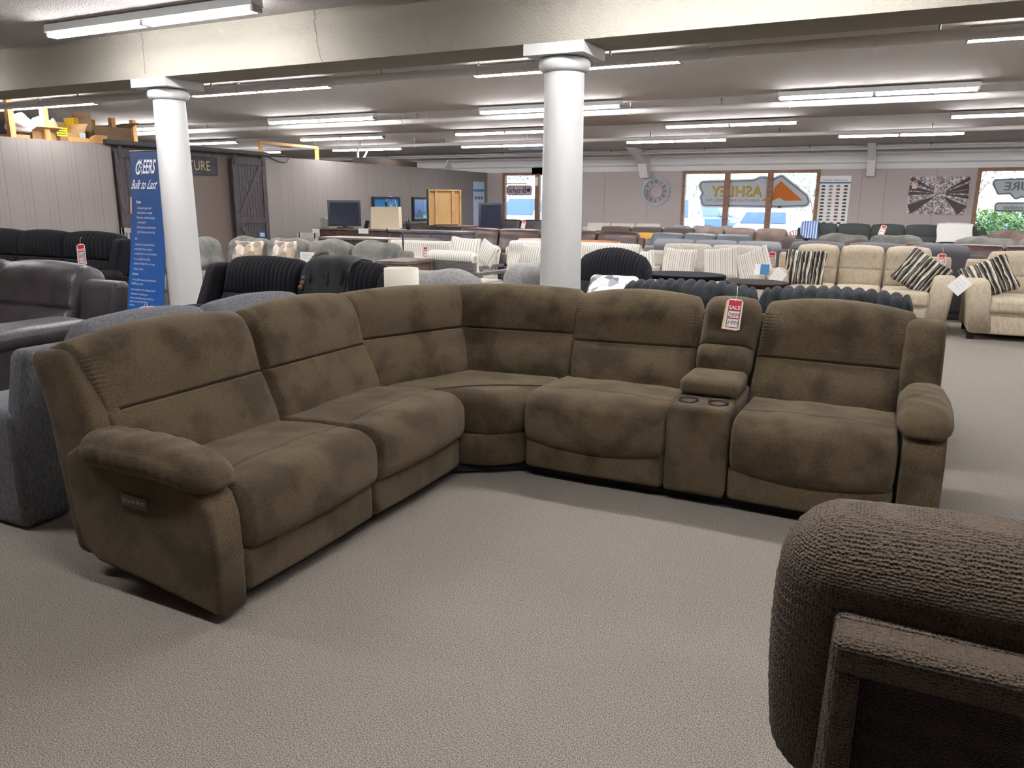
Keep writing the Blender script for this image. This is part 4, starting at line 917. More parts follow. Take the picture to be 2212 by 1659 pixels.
btext('C', bx(294, 374), zz(374), .20, off=.004, shear=.25, sx=.6); btext('EERS', bx(311, 372), zz(372), .20, off=.004, shear=.25, sx=.46); btext('\u00ae', bx(334, 348), zz(348), .03)
for i in range(2):      # the tilted H of four wavy strokes
    b = MB(); P = [(bx(303+i*6, 374)+.012*math.sin(k*1.1), -.006, zz(374)+.155*KB*k/12) for k in range(13)]; P = [tuple(bw(np.array([q]))[0]) for q in P]; b.tube(P, .004, 4); b.build('wave_stroke', WT, e)
for k in range(3):
    b = MB(); P = [(bx(303, 370)+.008*i, -.006, zz(368-k*9)+.008*math.sin(i*1.3)) for i in range(5)]; P = [tuple(bw(np.array([q]))[0]) for q in P]; b.tube(P, .0035, 4); b.build('wave_stroke', WT, e)
btext('Built to Last', bx(281, 404), zz(404), .14, shear=.8, off=.0015, sx=.62)
btext('Foam', bx(293, 434), zz(434), .042, off=.001)
lines = [(291,446,'- Oversized, glued and'),(292,456,'steel luminous strength'),(288,466,'- Resist tear and back springs'),(290,476,'  pump support'),(287,487,'- Solid hardwood and furniture'),(288,497,'  grade laminate, built to last'),
 (283,512,'ion'),(283,524,'cushions are constructed from'),(282,534,'polyurethane foam, which is'),(282,544,'manufactured in our own facilities'),(281,556,'arms are filled with 100%'),(280,566,'polyester Needle Fiber, for long'),(280,578,'lasting comfort'),
 (277,590,'hanism'),(276,602,'- more 360 lb heavy-duty mechanism'),(276,611,'20,000 test cycles'),(275,624,'more steel then the average product'),(275,634,'mechanism is build by our'),(274,643,'factory owned factories, and all are'),(273,651,'tested and operated before'),(273,659,'shipped')]
for px, py, s in lines: btext(s, bx(px+2, py), zz(py), .036 if s not in ('hanism','ion') else .05, sx=.80)
b = MB(); b.box((.0,-.008,zz(456)),(.03,-.004,zz(421))); b.V[0] = bw(b.V[0]); b.build('printed_photo', mat('printed_photo_tones', (206,170,150), .6), e)
b = MB(); b.tube([tuple(bw(np.array([[x, 0, BH-.004]]))[0]) for x in np.linspace(0, .62*KB, 6)], .008, 6); b.build('top_rail', CHROME, e)
b = MB(); b.tube([(.31,.06,.0),(.31,.03,BH)], .008, 6); b.build('support_pole', CHROME, e)
b = MB(); b.box((-.02,-.08,0),(.75,.10,.05)); b.build('banner_base', CHROME, e)

# ------------------------------------------------------------------ far wall decorations
def poster(label, x0, z1, x1, z0, Y, rows):
    e = empty('poster', label, 'poster', ((x0+x1)/2, Y, (z0+z1)/2)); h = (x1-x0)/2; v = (z1-z0)/2
    b = MB(); b.box((-h,-.003,-v),(h,0,v)); b.build('paper', CARD, e)
    b = MB(); b.text('ROUND THE CLOCK', .07, lambda V: V+np.array([0,-.004,v-.14]), ext=0, sx=.95); b.build('heading', mat('blue_print', (70,120,160), .6), e)
    b = MB(); b.box((-h,-.005,v-.21),(h,-.003,v-.17)); b.build('blue_bar', MATS['blue_print'], e)
    cols = [(92,72,66),(70,66,70),(150,134,122),(60,58,62),(176,98,72),(120,112,108)]
    ms = [mat('printed_sofa_%d' % i if False else 'printed_sofa_tone_'+'abcdef'[i], c_, .7) for i, c_ in enumerate(cols)]
    lists = [MB() for _ in ms]; k = 0
    for r_ in range(rows):
        nn = 4 if r_ < rows-3 or r_ == rows-1 else (3 if r_ == rows-3 else 2)
        for c_ in range(nn):
            x = -h*.72+(c_+(4-nn)/2)*h*.48; z = v-.30-r_*.092
            lists[(r_*3+c_*5) % 6].box((x-.052,-.005,z),(x+.052,-.003,z+.028)); lists[(r_*3+c_*5) % 6].box((x-.04,-.005,z+.028),(x+.04,-.003,z+.05)); k += 1
    for m_, l in zip(ms, lists):
        if l.V: l.build('sofa_pictures', m_, e)['kind'] = 'stuff'
x0, _, z1 = atY(1772, 380, YFAR); x1, _, z0 = atY(1826, 510, YFAR)
poster('white poster with rows of small sofa pictures between logo window and tree picture', x0, z1, x1, z0, YFAR-.004, 14)
# wall clock (round, open metal frame, roman numerals)
cx, _, cz = atY(1417, 413, YFAR); e = empty('wall_clock', 'large round grey metal wall clock with roman numerals on the far wall', 'clock', (cx, YFAR-.03, cz))
GM = mat('pewter_metal', (150,156,162), .5, metal=.4)
R_ = .44
def ring(r0, r1, nm, y0=-.02, y1=.02):
    V = []; F = []; n = 48
    for r__, y__ in ((r0,y0),(r1,y0),(r1,y1),(r0,y1)):
        for k in range(n): V.append((r__*math.cos(2*PI*k/n), y__, r__*math.sin(2*PI*k/n)))
    for i in range(4):
        for k in range(n): F.append((i*n+k, i*n+(k+1) % n, ((i+1) % 4)*n+(k+1) % n, ((i+1) % 4)*n+k))
    b = MB(); b.add(V, F); b.build(nm, GM, e)
ring(.36, .44, 'outer_ring'); ring(.185, .225, 'inner_ring')
NUM = ['XII','I','II','III','IIII','V','VI','VII','VIII','IX','X','XI']
for i, s in enumerate(NUM):
    ang = -2*PI*i/12; b = MB(); ca, sa = math.cos(ang), math.sin(ang)
    b.text(s, .14, lambda V: np.stack([(V[:,0])*ca-(V[:,2]+.235)*sa, V[:,1], (V[:,0])*sa+(V[:,2]+.235)*ca], 1), ext=.004, sx=.7, offset=.002); b.build('numeral', mat('dark_pewter', (104,106,112), .5, metal=.4), e)
# tree picture
TP = bpy.data.materials.new('forest_canopy_print'); TP.use_nodes = True; t = TP.node_tree; p = t.nodes['Principled BSDF']; p.inputs['Roughness'].default_value = .6
tc = t.nodes.new('ShaderNodeTexCoord'); n = t.nodes.new('ShaderNodeTexNoise'); n.inputs['Scale'].default_value = 22; n.inputs['Detail'].default_value = 8; r = t.nodes.new('ShaderNodeValToRGB')
r.color_ramp.elements[0].position = .42; r.color_ramp.elements[1].position = .6; r.color_ramp.elements[0].color = lin((110,98,98))+(1,); r.color_ramp.elements[1].color = lin((226,214,214))+(1,)
t.links.new(tc.outputs['Object'], n.inputs['Vector']); t.links.new(n.outputs['Fac'], r.inputs[0]); t.links.new(r.outputs[0], p.inputs['Base Color'])
x0, _, z1 = atY(1967, 382, YFAR); x1, _, z0 = atY(2086, 464, YFAR); cx, cz = (x0+x1)/2, (z0+z1)/2; h, v = (x1-x0)/2, (z1-z0)/2
e = empty('canvas_picture', 'wide black and white forest canopy picture on the far wall', 'picture', (cx, YFAR-.02, cz))
b = MB(); b.box((-h,-.02,-v),(h,.02,v)); b.build('canvas', TP, e)
TK = mat('printed_trunk', (66,54,54), .6); FX, FZ = .05, .05
for (xa, za, wa) in ((-h,v*.95,.16),(-h,.42*v,.13),(-h,.12*v,.10),(-h*.98,-v*.8,.34),(h,v*.9,.12),(h,v*.5,.16),(h,v*.22,.10),(h,-.08*v,.09),(h*.9,-v*.85,.36)):
    d = np.array([FX-xa, FZ-za]); L = np.linalg.norm(d); d /= L; nn = np.array([-d[1], d[0]]); A = np.array([xa, za]); B_ = A+d*L*.8
    P = [tuple(A+nn*wa/2), tuple(A-nn*wa/2), tuple(B_-nn*.012), tuple(B_+nn*.012)]; P = [(min(max(q[0], -h), h), min(max(q[1], -v), v)) for q in P]
    b = MB(); b.prism(P, -.0225, -.0201, axis='y'); b.build('printed_trunk', TK, e)
sale_tag((cx-h+.13, YFAR-.045, cz+v-.1), 'sale tag on the upper left corner of the forest picture', '499', '299', 1.35, grp='red and white price tags hanging on the furniture')
# vinyl lettering on window glass (read mirrored from inside)
def vinyl(name, rgb):
    M = bpy.data.materials.new(name); M.use_nodes = True; t = M.node_tree; t.nodes.clear(); o = t.nodes.new('ShaderNodeOutputMaterial'); mx = t.nodes.new('ShaderNodeMixShader'); mx.inputs[0].default_value = .35
    d = t.nodes.new('ShaderNodeBsdfDiffuse'); l = t.nodes.new('ShaderNodeBsdfTranslucent'); d.inputs[0].default_value = l.inputs[0].default_value = lin(rgb)+(1,)
    t.links.new(d.outputs[0], mx.inputs[1]); t.links.new(l.outputs[0], mx.inputs[2]); t.links.new(mx.outputs[0], o.inputs[0]); M.diffuse_color = lin(rgb)+(1,); return M
VG = vinyl('grey_vinyl', (140,146,150)); VW = vinyl('frosted_vinyl', (225,228,230)); VO = vinyl('orange_vinyl', (240,140,74)); VY = vinyl('gold_vinyl', (226,190,100)); VR = vinyl('maroon_vinyl', (150,70,100))
YG = YFAR+.045
def outline_prism(b, pts, y0, y1): b.prism(pts, y0, y1, axis='y')
def px2(px, py): q = atY(px, py, YG); return (q[0], q[2])
def decal(nm, lab, px, py):
    q = atY(px, py, YG); return empty('window_decal', lab, 'window sign', (q[0], 0, q[2]))
def rounded(P, off):
    P = np.array(P, float); n_ = len(P); e_ = np.roll(P, -1, 0)-P; ar = .5*sum(P[i][0]*P[(i+1) % n_][1]-P[(i+1) % n_][0]*P[i][1] for i in range(n_))
    if ar < 0: P = P[::-1]; e_ = np.roll(P, -1, 0)-P
    out = []
    for i in range(n_):
        e0 = P[i]-P[i-1]; e1 = P[(i+1) % n_]-P[i]; a0 = math.atan2(e0[1], e0[0])-PI/2; a1 = math.atan2(e1[1], e1[0])-PI/2; d = (a1-a0+PI) % (2*PI)-PI
        if d > 0:
            for k in range(6): a_ = a0+d*k/5; out.append(tuple(P[i]+off*np.array([math.cos(a_), math.sin(a_)])))
        else: a_ = a0+d/2; out.append(tuple(P[i]+off*np.array([math.cos(a_), math.sin(a_)])/max(.4, math.cos(d/2))))
    return out
base = [px2(*q) for q in ((1520,401),(1630,398),(1643,392),(1652,392),(1664,400),(1687,389),(1735,428),(1738,436),(1688,438),(1684,434),(1680,438),(1524,436),(1522,426),(1528,420))]
e = decal('', 'large furniture maker logo decal with an orange roof shape across the three-pane window', 1620, 420); q0 = np.array([atY(1620, 420, YG)[0], atY(1620, 420, YG)[2]])
loc_ = lambda P: [(x_-q0[0], z_-q0[1]) for x_, z_ in P]
for off, y0, m_, nm in ((.16, .0, VW, 'outer_border'), (.12, -.002, VG, 'grey_border'), (.085, -.004, VW, 'backing_shape')):
    b = MB(); b.prism(rounded(loc_(base), off), YG+y0-.0015, YG+y0, axis='y'); b.build(nm, m_, e)
ro = [px2(*q) for q in ((1687,391),(1733,433),(1696,434),(1683,427),(1668,434),(1642,434),(1668,421),(1676,402))]
b = MB(); b.prism(loc_(ro), YG-.008, YG-.0055, axis='y'); b.build('orange_roof', VO, e)
s0 = .43
for dx, dz, m_, nm, y_ in ((.012,-.012,VG,'letter_shadow',-.0065),(0,0,VY,'lettering',-.008)):
    b = MB(); b.text('ASHLEY', s0, lambda V: V+np.array([atY(1590, 424, YG)[0]-q0[0]+dx, YG+y_, atY(1590, 424, YG)[2]-q0[1]+dz]), ext=0, sx=.98, mirror=True, offset=.008); b.build(nm, m_, e)
b = MB(); b.text('FURNITURE INDUSTRIES, INC.', .105, lambda V: V+np.array([atY(1580, 435.5, YG)[0]-q0[0], YG-.008, atY(1580, 435.5, YG)[2]-q0[1]]), ext=0, sx=1.13, mirror=True); b.build('small_lettering', VG, e)
b = MB(); b.text('R', .06, lambda V: V+np.array([atY(1514, 400, YG)[0]-q0[0], YG-.008, atY(1514, 400, YG)[2]-q0[1]]), ext=0, mirror=True); b.build('registered_mark', VG, e)
e = decal('', 'maroon mirrored word decal with a round emblem on the left window', 1120, 410); q0 = np.array([atY(1120, 410, YG)[0], atY(1120, 410, YG)[2]])
L_ = atY(1096, 412, YG)[0]-q0[0]; R2 = atY(1147, 412, YG)[0]-q0[0]
for off, y0, m_, nm in ((.08,0,VG,'grey_border'),(.05,-.002,VW,'backing_shape')):
    b = MB(); b.prism(rounded([(L_+.06,-.10),(R2-.05,-.10),(R2-.05,.06),(L_+.06,.06)], off), YG+y0-.0015, YG+y0, axis='y'); b.build(nm, m_, e)
b = MB(); b.text('Broyhill', .27, lambda V: V+np.array([(L_+R2)/2-.09,YG-.005,-.10]), ext=0, mirror=True, offset=.004, sx=.86); b.build('lettering', VR, e)
b = MB(); b.prism([(R2-.09+.07*math.cos(a_), -.01+.07*math.sin(a_)) for a_ in np.linspace(0, 2*PI, 24, endpoint=False)], YG-.005, YG-.0035, axis='y'); b.build('round_emblem', VR, e)
e = decal('', 'dark lettering reading furniture and a yellow band high on the left window', 1120, 387); q0 = np.array([atY(1120, 387, YG)[0], atY(1120, 387, YG)[2]])
b = MB(); b.text('FURNITURE', .20, lambda V: V+np.array([0,YG-.004,-.04]), ext=0, sx=.75); b.build('lettering', mat('dark_vinyl', (110,116,128), .6), e)
b = MB(); b.prism([(-.45,-.17),(.3,-.17),(.3,-.12),(-.45,-.12)], YG-.004, YG-.002, axis='y'); b.build('yellow_band', mat('yellow_vinyl', (240,220,130), .6), e)
b = MB(); b.box((-.2,-.003,-.1),(.2,0,.1)); b.box((-.2,-.003,-.1),(.2,0,.1)); o = b.build('paper_notice', mat('orange_yellow_paper', (232,178,60), .7)); o.location = atY(1161, 369, YFAR-.06); tag(o, 'orange-yellow paper notice on the window frame left of the middle column', 'notice')
b = MB(); b.box((-.06,-.003,-.14),(.06,0,.14)); o = b.build('paper_notice', CARD); o.location = atY(1159, 392, YFAR-.045); tag(o, 'small white paper notice below the orange-yellow one', 'notice')
e = decal('', 'grey shop lettering decal on the right-hand window', 2180, 410); q0 = np.array([atY(2180, 410, YG)[0], atY(2180, 410, YG)[2]])
P0 = [px2(*q) for q in ((2152,394),(2260,390),(2260,422),(2204,420),(2196,424),(2185,412),(2160,414))]
P1 = [px2(*q) for q in ((2156,444),(2260,444),(2260,450),(2156,450))]
for P_ in (P0, P1):
    for off, y0, m_, nm in ((.085,0,VG,'grey_border'),(.045,-.002,VW,'backing_shape')):
        b = MB(); b.prism(rounded(loc_(P_) if False else [(x_-q0[0], z_-q0[1]) for x_, z_ in P_], off), YG+y0-.0015, YG+y0, axis='y'); b.build(nm, m_, e)
b = MB(); u0 = atY(2157, 411, YG); b.text('FURNITURE', .29, lambda V: V+np.array([u0[0]-q0[0]+.95, YG-.006, u0[2]-q0[1]+.0]), ext=0, mirror=True, sx=1.1, offset=.004); b.build('lettering', VG, e)
b = MB(); u0 = atY(2157, 452, YG); b.text('Specialists.', .145, lambda V: V+np.array([u0[0]-q0[0]+.38, YG-.006, u0[2]-q0[1]]), ext=0, mirror=True, sx=1.0, shear=.15, offset=.002); b.build('small_lettering', VG, e)
# smoke-coloured ceiling unit behind the column
x, y, z = atY(1098, 325, 19.9); b = MB(); b.box((0,0,0),(1.1,.3,.09)); o = b.build('projector_screen_case', IRON); o.location = (x, y, 2.86); b = MB(); b.box((.1,.1,.09),(.16,.16,.22)); b.build('ceiling_bracket', IRON, o); b = MB(); b.box((.9,.1,.09),(.96,.16,.22)); b.build('ceiling_bracket', IRON, o); tag(o, 'long black case under the ceiling just left of the middle column', 'case')

# ------------------------------------------------------------------ desks, screens and lamps along the partition
def console(label, name, x0, x1, y0, dpt, zt, m, mt, drawers=0, cat='console table', z0=.05, knob=None):
    e = empty(name, label, cat, ((x0+x1)/2, y0, 0)); h = (x1-x0)/2
    b = MB(); b.box((-h-.03,-.02,zt-.035),(h+.03,dpt+.02,zt)); b.build('top', mt, e)
    b = MB(); b.box((-h,.01,z0+.03),(h,dpt,zt-.035)); b.build('body', m, e)
    for s_ in (-1, 1):
        for yy in (.0, dpt-.05):
            b = MB(); b.box((s_*h-.025 if s_ < 0 else h-.03, yy, 0),(s_*h+.03 if s_ < 0 else h+.025, yy+.05, zt-.04)); b.build('leg', m, e)
    for i in range(drawers):
        w_ = 2*h/drawers; b = MB(); b.box((-h+w_*i+.03,-.004,zt-.26),(-h+w_*(i+1)-.03,.012,zt-.07)); d = b.build('drawer', m, e)
        b = MB(); b.tube([(-h+w_*(i+.5)-.05,-.02,zt-.165),(-h+w_*(i+.5)+.05,-.02,zt-.165)], .008, 6); b.build('handle', IRON, d)
    return e
console('dark brown console with cubbies carrying the black screen', 'media_console', -12.0, -9.7, 14.3, .5, .88, DKWOOD, TOPWOOD, 4)
console('long weathered desk in front of the media console', 'desk', -9.65, -7.45, 11.6, .6, .83, DKWOOD, TOPWOOD, 3, cat='desk')
console('grey washed sideboard with framed doors', 'sideboard', -8.6, -7.25, 12.75, .5, .94, GRYCAB, GRYCAB, 2, cat='sideboard')
console('dark console table under the upright wooden-backed canvas', 'console_table', -10.3, -9.2, 16.4, .5, .92, DKWOOD, TOPWOOD, 2)
console('low weathered end table beside the ivory corduroy loveseat', 'end_table', -5.93, -5.50, 8.25, .6, .75, mat('taupe_brown_wood', (112,94,84), .5), TOPWOOD, 0, cat='table')
console('black-framed desk unit with a wooden shelf near the far corner', 'desk_hutch', -9.6, -8.2, 17.6, .5, .80, IRON, PINE, 0, cat='desk')
SCR = mat('black_screen', (34,36,48), .35)
def screen(label, loc, w_, h_, rz, name='television', m=SCR, back=None):
    e = empty(name, label, 'television', loc, rz)
    b = MB(); b.soft((w_,.05,h_), (.006,.006,.006), (1,1,1), 2, None, lambda V: V+np.array([0,0,h_/2+.04])); b.build('display', m, e)
    b = MB(); b.box((-w_/2+.05,-.027,.09),(w_/2-.05,-.0255,h_-.01)); b.build('screen_glass', mat('dark_glass', (40,44,58), .12), e)
    b = MB(); b.box((-.18,-.1,0),(.18,.1,.02)); b.box((-.05,-.02,.02),(.05,.02,.05)); b.build('stand', BLACKPL, e); return e
x, y, z = atY(745, 486, 14.5); screen('square black television on the dark media console', (x, y, .881), .74, .58, 46)
x, y, z = atY(1060, 486, 17.0); screen('black flat panel standing near the far corner, left of the window', (x, y, .801), .58, .62, 36)
sk_ = console('dark pedestal under the black flat panel near the far corner', 'pedestal', x-.4, x+.4, 16.85, .4, .80, IRON, IRON, 0, cat='stand')
# upright canvas seen from its wooden back
x, y, z = atY(962, 488, 16.65); e = empty('stretched_canvas', 'large canvas standing with its tan wooden back to the camera', 'picture', (x, 16.62, .921), 48)
FR = mat('raw_wood_frame', (206,166,112), .6, rgb2=(190,150,98), nscale=4); BKB = mat('tan_backing_board', (198,160,108), .8, rgb2=(188,150,100), nscale=2)
for nm, a_, c_, m_ in (('frame_side',(-.41,-.06,0),(-.38,.06,.84),FR),('frame_side',(.38,-.06,0),(.41,.06,.84),FR),('frame_rail',(-.38,-.06,0),(.38,.06,.03),FR),('frame_rail',(-.38,-.06,.81),(.38,.06,.84),FR),('stretcher_bar',(-.24,-.04,.03),(-.18,-.01,.81),FR),('stretcher_bar',(.18,-.04,.03),(.24,-.01,.81),FR),('backing',(-.38,.03,.03),(.38,.04,.81),BKB),('painted_face',(-.415,.06,-.0),(.41,.07,.84),BLACKPL),('painted_edge',(-.425,-.06,0),(-.411,.07,.84),BLACKPL)):
    b = MB(); b.box(a_, c_); b.build(nm, m_, e)
b = MB(); b.box((-.3,-.12,-.0),(.3,-.065,.02)); b.build('stand_foot', BLACKPL, e)
# framed pictures against the partition
def framed(label, px0, px1, py0, py1, cols, wheel):
    a_ = atX(px0, py0, XP+.05); c_ = atX(px1, py1, XP+.05); y0, y1 = a_[1], c_[1]; z1 = a_[2]; z0 = .93
    e = empty('framed_picture', label, 'picture', (XP+.05, (y0+y1)/2, z0)); h = (y1-y0)/2; H = z1-z0
    b = MB()
    b.box((-.02,-h,0),(.03,-h+.06,H)); b.box((-.02,h-.06,0),(.03,h,H)); b.box((-.02,-h+.06,H-.06),(.03,h-.06,H)); b.box((-.02,-h+.06,0),(.03,h-.06,.06)); b.build('frame', IRON, e)
    M = bpy.data.materials.new('city_print'); M.use_nodes = True; t = M.node_tree; p = t.nodes['Principled BSDF']; p.inputs['Roughness'].default_value = .2
    tc = t.nodes.new('ShaderNodeTexCoord'); s_ = t.nodes.new('ShaderNodeSeparateXYZ'); mr = t.nodes.new('ShaderNodeMapRange'); mr.inputs[2].default_value = H; nz_ = t.nodes.new('ShaderNodeTexNoise'); nz_.inputs['Scale'].default_value = 14
    ad = t.nodes.new('ShaderNodeMath'); ad.operation = 'MULTIPLY_ADD'; ad.inputs[1].default_value = .25; r = t.nodes.new('ShaderNodeValToRGB')
    while len(r.color_ramp.elements) < len(cols): r.color_ramp.elements.new(.5)
    for e__, (ps, cc) in zip(r.color_ramp.elements, cols): e__.position = ps; e__.color = lin(cc)+(1,)
    t.links.new(tc.outputs['Object'], s_.inputs[0]); t.links.new(s_.outputs['Z'], mr.inputs[0]); t.links.new(tc.outputs['Object'], nz_.inputs[0]); t.links.new(nz_.outputs['Fac'], ad.inputs[0]); t.links.new(mr.outputs[0], ad.inputs[2]); t.links.new(ad.outputs[0], r.inputs[0]); t.links.new(r.outputs[0], p.inputs['Base Color'])
    b = MB(); b.box((-.005,-h+.06,.06),(.01,h-.06,H-.06)); b.build('print', M, e)
    PL = mat('pale_print_line', (206,226,230), .5); cy, cz_, rr = wheel
    b = MB(); b.tube([(.014, cy*h+rr*math.cos(a__), cz_*H+rr*math.sin(a__)) for a__ in np.linspace(0, 2*PI, 33)], .012, 4); b.build('printed_wheel', PL, e)
    for k in range(6):
        a__ = PI*k/6; b = MB(); b.tube([(.014, cy*h+rr*math.cos(a__), cz_*H+rr*math.sin(a__)), (.014, cy*h-rr*math.cos(a__), cz_*H-rr*math.sin(a__))], .004, 4); b.build('printed_spoke', PL, e)
    return e, h, H
framed('blue framed wheel picture leaning behind the square lampshade', 804, 864, 425, 470, [(0,(60,90,110)),(.3,(90,160,180)),(.6,(40,130,180)),(1,(20,110,170))], (.3,.62,.26))
e, h, H = framed('blue framed city picture with wheel and dome behind the upright canvas', 891, 936, 426, 490, [(0,(210,220,220)),(.25,(170,200,200)),(.4,(50,90,140)),(.6,(60,110,180)),(1,(80,120,190))], (.55,.62,.26))
b = MB(); b.prism([(-h*.8,.12*H),(0,.12*H),(-h*.25,.45*H),(-h*.4,.48*H),(-h*.6,.38*H)], .011, .014, axis='x'); b.build('printed_dome', mat('print_blue_grey', (70,100,130), .5), e)
# support cabinet under those pictures
console('dark low cabinet along the partition below the framed pictures', 'low_cabinet', -12.55, -11.9, 17.3, 3.3, .92, DKWOOD, TOPWOOD, 0, cat='cabinet')
# paper poster on partition
ax = atX(1022, 392, XP+.003); cx_ = atX(1046, 495, XP+.003); e = empty('poster', 'narrow white and blue paper poster on the partition near the far corner', 'poster', (XP+.003, (ax[1]+cx_[1])/2, 1.4))
hh = (cx_[1]-ax[1])/2; b = MB(); b.box((0,-hh,-.75),(.004,hh,ax[2]-1.4)); b.build('paper', mat('pale_blue_paper', (206,218,236), .6), e)
b = MB(); b.box((.0045,-hh,ax[2]-1.4-.32),(.006,hh,ax[2]-1.4-.24)); b.build('blue_bar', mat('bright_blue_print', (70,150,200), .6), e)
for i in range(3):
    b = MB(); b.box((.0045,-hh*.75+i*hh*.55,.15),(.006,-hh*.4+i*hh*.55,.25)); b.build('small_picture', MATS['blue_print'], e)
# square-shade floor lamp
x, y, z = atY(835, 470, 9.35); LS = mat('linen_shade', (214,196,166), .8, bump=.2, bscale=120); z1 = atY(835, 447, 9.35)[2]; z0 = atY(835, 493, 9.35)[2]
e = empty('floor_lamp', 'floor lamp with a square beige linen shade on a black bent arm', 'lamp', (x, y, 0))
b = MB(); h_ = .20; P = [(-h_,-h_),(h_,-h_),(h_,h_),(-h_,h_)]
V = np.array([RT(28)(np.array([[q[0]*s_, q[1]*s_, zz_]]))[0] for s_, zz_ in ((1,z0),(.96,z1),(.94,z1),(.98,z0)) for q in P]); F = [(i*4+j, i*4+(j+1) % 4, ((i+1) % 4)*4+(j+1) % 4, ((i+1) % 4)*4+j) for i in range(4) for j in range(4)]
b.add(V, F); b.build('lamp_shade', LS, e)
b = MB(); b.tube([(0,0,z1+.03),(0,0,z0-.04),(.02,0,z0-.06),(.24,0,z0-.06),(.27,0,z0-.09),(.27,0,.03)], .012, 8); b.build('pole', IRON, e)
b = MB(); b.lathe([(.001,z1+.02),(.018,z1+.03),(.024,z1+.05),(.014,z1+.07),(.001,z1+.08)], n=12, caps=False); b.build('finial', IRON, e)
b = MB(); b.lathe([(.15,0),(.15,.015),(.02,.03)], (.27,0,0), 24); b.build('base', IRON, e)
b = MB(); b.box((.02,-.004,z0-.40),(.06,-.001,z0-.16)); b.tube([(.04,-.002,z0-.16),(.04,0,z0-.06)], .0015, 4); b.build('paper_tag', CREAMCARD, e)
# white drum-shade table lamp behind the sectional corner
x, y, z = atY(867, 590, 4.72); z1 = atY(867, 579, 4.72)[2]
e = empty('table_lamp', 'table lamp with a white drum shade just behind the sectional', 'lamp', (x, y, .56)); zt_ = z1-.56
b = MB(); b.lathe([(.127,zt_-.20),(.124,zt_),(.121,zt_),(.124,zt_-.20),(.127,zt_-.20)], n=40, caps=False); b.build('lamp_shade', mat('ivory_drum_shade', (226,218,200), .8), e)
b = MB(); b.lathe([(.07,0),(.07,.015),(.02,.04),(.045,.12),(.05,.17),(.02,.22),(.012,.24),(.012,zt_-.03)], n=24); b.build('lamp_base', GM, e)
e = empty('side_table', 'small round side table carrying the white drum-shade lamp', 'table', (x, y, 0))
b = MB(); b.lathe([(.19,.53),(.2,.535),(.2,.555),(.19,.56)], n=32); b.build('top', DKWOOD, e)
b = MB(); b.lathe([(.14,0),(.14,.02),(.025,.04),(.022,.53)], n=20); b.build('pedestal', DKWOOD, e)
# ottoman/coffee tables between the rows
def oval(label, px, py, Y, rx, ry, zt, m):
    x, y, z = atY(px, py, Y); e = empty('oval_table', label, 'table', (x, y, 0), 0, 'dark oval tables in front of the cream and beige sofas')
    P = [(rx*math.cos(a_), ry*math.sin(a_)) for a_ in np.linspace(0, 2*PI, 56, endpoint=False)]
    b = MB(); b.prism(P, zt-.05, zt, r=.012, k=2); b.build('table_top', m, e)
    for sx_, sy_ in ((-1,-1),(1,-1),(-1,1),(1,1)):
        b = MB(); b.tube([(sx_*rx*.5, sy_*ry*.5, zt-.05),(sx_*rx*.62, sy_*ry*.62, 0)], [.03,.018], 8); b.build('leg', m, e)
oval('black oval table left of the two behind the slate corduroy sofa', 1478, 597, 8.7, .46, .36, .72, mat('black_lacquer', (14,14,18), .8, spec=.1))
oval('dark brown oval table right of the two behind the slate corduroy sofa', 1632, 606, 8.5, .34, .32, .69, mat('brown_lacquer', (40,26,22), .8, spec=.1))
# slatted bench / white chair behind banner
SLW = mat('pale_grey_paint', (176,172,164), .6)
def slat_back(label, px0, px1, py0, Y, zt, n, name='bench', cat='bench'):
    a_ = atY(px0, py0, Y); c_ = atY(px1, py0, Y); e = empty(name, label, cat, ((a_[0]+c_[0])/2, Y, 0)); h = (c_[0]-a_[0])/2
    b = MB(); b.box((-h,0,zt-.09),(h,.03,zt)); b.build('top_rail', SLW, e)
    b = MB(); b.box((-h,0,.48),(h,.03,.53)); b.build('lower_rail', SLW, e)
    for i in range(n):
        x_ = -h+.05+(2*h-.1)*i/(n-1); b = MB(); b.box((x_-.018,.005,.53),(x_+.018,.02,zt-.09)); b.build('slat', SLW, e)
    for s_ in (-1, 1):
        for yy in (-.42, .0):
            b = MB(); b.box((s_*h-.025,yy,0),(s_*h+.025,yy+.05,zt if yy == 0 else .44)); b.build('leg', SLW, e)
    b = MB(); b.box((-h,-.42,.42),(h,.03,.455)); b.build('seat', SLW, e)
slat_back('pale grey slatted bench behind the banner and the left column', 263, 374, 492, 9.75, .99, 14)
b = MB(); b.prism([(-.22,0),(.22,0),(.19,.10),(-.2,.12)], -.015, .015, axis='y', r=.005); o = None
slat_back('white chair peeking out above the left black velvet sofa', 100, 138, 492, 8.9, 1.03, 5, name='dining_chair', cat='chair')
slat_back('white dining chair behind the grey-green sectional near the media console', 645, 681, 507, 11.0, .93, 5, name='dining_chair', cat='chair')
